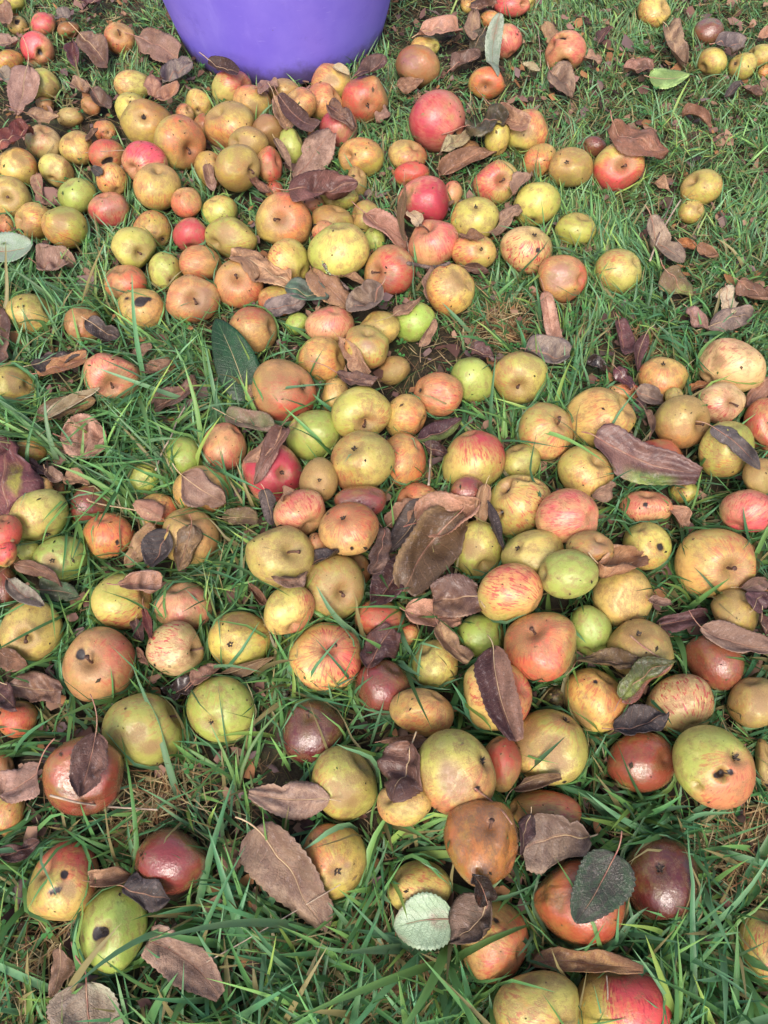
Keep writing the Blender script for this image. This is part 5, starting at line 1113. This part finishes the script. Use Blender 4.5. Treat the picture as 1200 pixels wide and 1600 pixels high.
# ------------------------------------------------------------------ crumbs of old leaf between the blades
n = 7000; x, y, _ = scatter(n, *BOX); m_ = ~inside_apple(x, y, .85); x, y = x[m_], y[m_]; n = len(x)
sz = RNG.gamma(3, 1 / 3, n) * .0062 + .002; a_ = np.arange(6) / 6 * 6.28
rad = sz[:, None] * RNG.uniform(.5, 1.2, (n, 6)); rot_ = RNG.uniform(0, 6.28, n)[:, None]; el = RNG.uniform(.4, 1, (n, 1))
lx, ly = rad * np.cos(a_), rad * np.sin(a_) * el; X = lx * np.cos(rot_) - ly * np.sin(rot_); Y = lx * np.sin(rot_) + ly * np.cos(rot_)
tl1, tl2 = RNG.normal(0, .45, (n, 1)), RNG.normal(0, .45, (n, 1)); zc = RNG.uniform(.006, .022, n)[:, None]
Z = zc + X * tl1 + Y * tl2 + RNG.normal(0, .12, (n, 6)) * sz[:, None]
V = np.concatenate([np.stack([X + x[:, None], Y + y[:, None], Z], -1), np.stack([x, y, zc[:, 0] + sz * RNG.normal(0, .25, n)], -1)[:, None]], 1).reshape(-1, 3)
V = push_out(V, .001); V[:, 2] = np.maximum(V[:, 2], .003)
tri = np.array([[j, (j + 1) % 6, 6] for j in range(6)]).ravel(); lo = ((np.arange(n) * 7)[:, None] + tri[None]).ravel()
me = mesh_np('leaf_litter', V, lo, np.full(n * 6, 3), False)
pal = np.array([(.24, .13, .11), (.15, .07, .06), (.30, .17, .12), (.06, .03, .03), (.33, .15, .07), (.19, .12, .12)])
attr(me, 'pig', np.repeat(pal[RNG.choice(6, n)] * RNG.uniform(.7, 1.2, (n, 1)), 7, 0), 'FLOAT_COLOR')
lo_ = link('leaf_litter', me, M_STRAW); lo_['kind'] = 'stuff'

# ------------------------------------------------------------------ bits of dirt and leaf stuck to the apples
n = 2600; j_ = RNG.integers(0, NA, n); d_ = unit(RNG.normal(size=(n, 3)) + np.array([0, -.3, .7])); Vs, Fs = [], []
sz = RNG.gamma(2, .5, n) * .0011 + .0004; e1 = unit(np.cross(d_, RNG.normal(size=(n, 3)))); e2 = np.cross(d_, e1); bl_ = {}
for jj in np.unique(j_):
    me_ = AOBJ[jj].data; co = np.empty(len(me_.vertices) * 3, np.float32); me_.vertices.foreach_get('co', co); bl_[jj] = co.reshape(-1, 3)
cc = np.array([AC[j] + bl_[j][np.argmax(bl_[j] @ d)] for j, d in zip(j_, d_)]) + d_ * .0004
ln5 = RNG.uniform(.3, 1.6, n)[:, None]; sz = sz[:, None]
V = np.stack([cc + e1 * sz * ln5, cc + e2 * sz * .6 + d_ * sz * .3, cc - e1 * sz * ln5 * .8, cc - e2 * sz * .5, cc + d_ * sz * .5], 1).reshape(-1, 3)
tri = np.array([0, 1, 4, 1, 2, 4, 2, 3, 4, 3, 0, 4]); lo = ((np.arange(n) * 5)[:, None] + tri[None]).ravel(); me = mesh_np('specks_of_dirt', V, lo, np.full(n * 4, 3), False)
pal = np.array([(.03, .02, .015), (.10, .06, .035), (.30, .20, .10), (.06, .09, .03)]); attr(me, 'pig', np.repeat(pal[RNG.choice(4, n, p=[.4, .35, .15, .1])], 5, 0), 'FLOAT_COLOR')
q_ = link('specks_of_dirt', me, M_STRAW); q_['kind'] = 'stuff'
# ------------------------------------------------------------------ clover and small weeds between the blades
n = 1500; cx_ = RNG.choice([-.62, .05, .30, -.2, .55, -.5, .1], n) + RNG.normal(0, .12, n); cy_ = RNG.uniform(0, 1.7, n); m_ = ~inside_apple(cx_, cy_, 1.1); x, y = cx_[m_], cy_[m_]; n = len(x)
r_ = RNG.uniform(.003, .0065, n); zc = RNG.uniform(.014, .032, n); az = RNG.uniform(0, 6.28, n); V, lo, cn = [], [], []; Cc_ = []
for j in range(n):
    for l_ in range(3):
        a_ = az[j] + l_ * 2.09; d = np.array([math.cos(a_), math.sin(a_), .25]); s_ = np.array([-math.sin(a_), math.cos(a_), 0]); b0 = np.array([x[j], y[j], zc[j]]); R_ = r_[j]
        o_ = len(V); V += [b0, b0 + d * R_ * .6 + s_ * R_ * .5, b0 + d * R_ * 1.15 + s_ * R_ * .38, b0 + d * R_ * 1.05 - [0, 0, R_ * .1], b0 + d * R_ * 1.15 - s_ * R_ * .38, b0 + d * R_ * .6 - s_ * R_ * .5]
        lo += [o_, o_ + 1, o_ + 2, o_ + 3, o_, o_ + 3, o_ + 4, o_ + 5]; cn += [4, 4]
    Cc_.append(np.array([.06, .20, .05]) * RNG.uniform(.7, 1.5))
me = mesh_np('clover', np.array(V), lo, cn, False); attr(me, 'pig', np.repeat(np.array(Cc_), 18, 0), 'FLOAT_COLOR'); q_ = link('clover', me, M_GRASS); q_['kind'] = 'stuff'

# ------------------------------------------------------------------ moss beside the striped apple
mp = on_plane(470, 1030, 0); n = 2600; x, y = mp[0] + RNG.normal(0, .020, n), mp[1] + RNG.normal(0, .018, n)
zb = np.maximum(0, .030 - np.hypot(x - mp[0], y - mp[1]) * .6)
blades('moss', x, y, RNG.uniform(.005, .012, n), RNG.uniform(.0008, .0014, n), RNG.uniform(0, 6.28, n), RNG.uniform(0, 1, n), RNG.uniform(.5, 1.8, n), np.array([.20, .26, .05]) * RNG.uniform(.6, 1.3, (n, 1)), 3, zb, M_MOSS, False, False, .8)
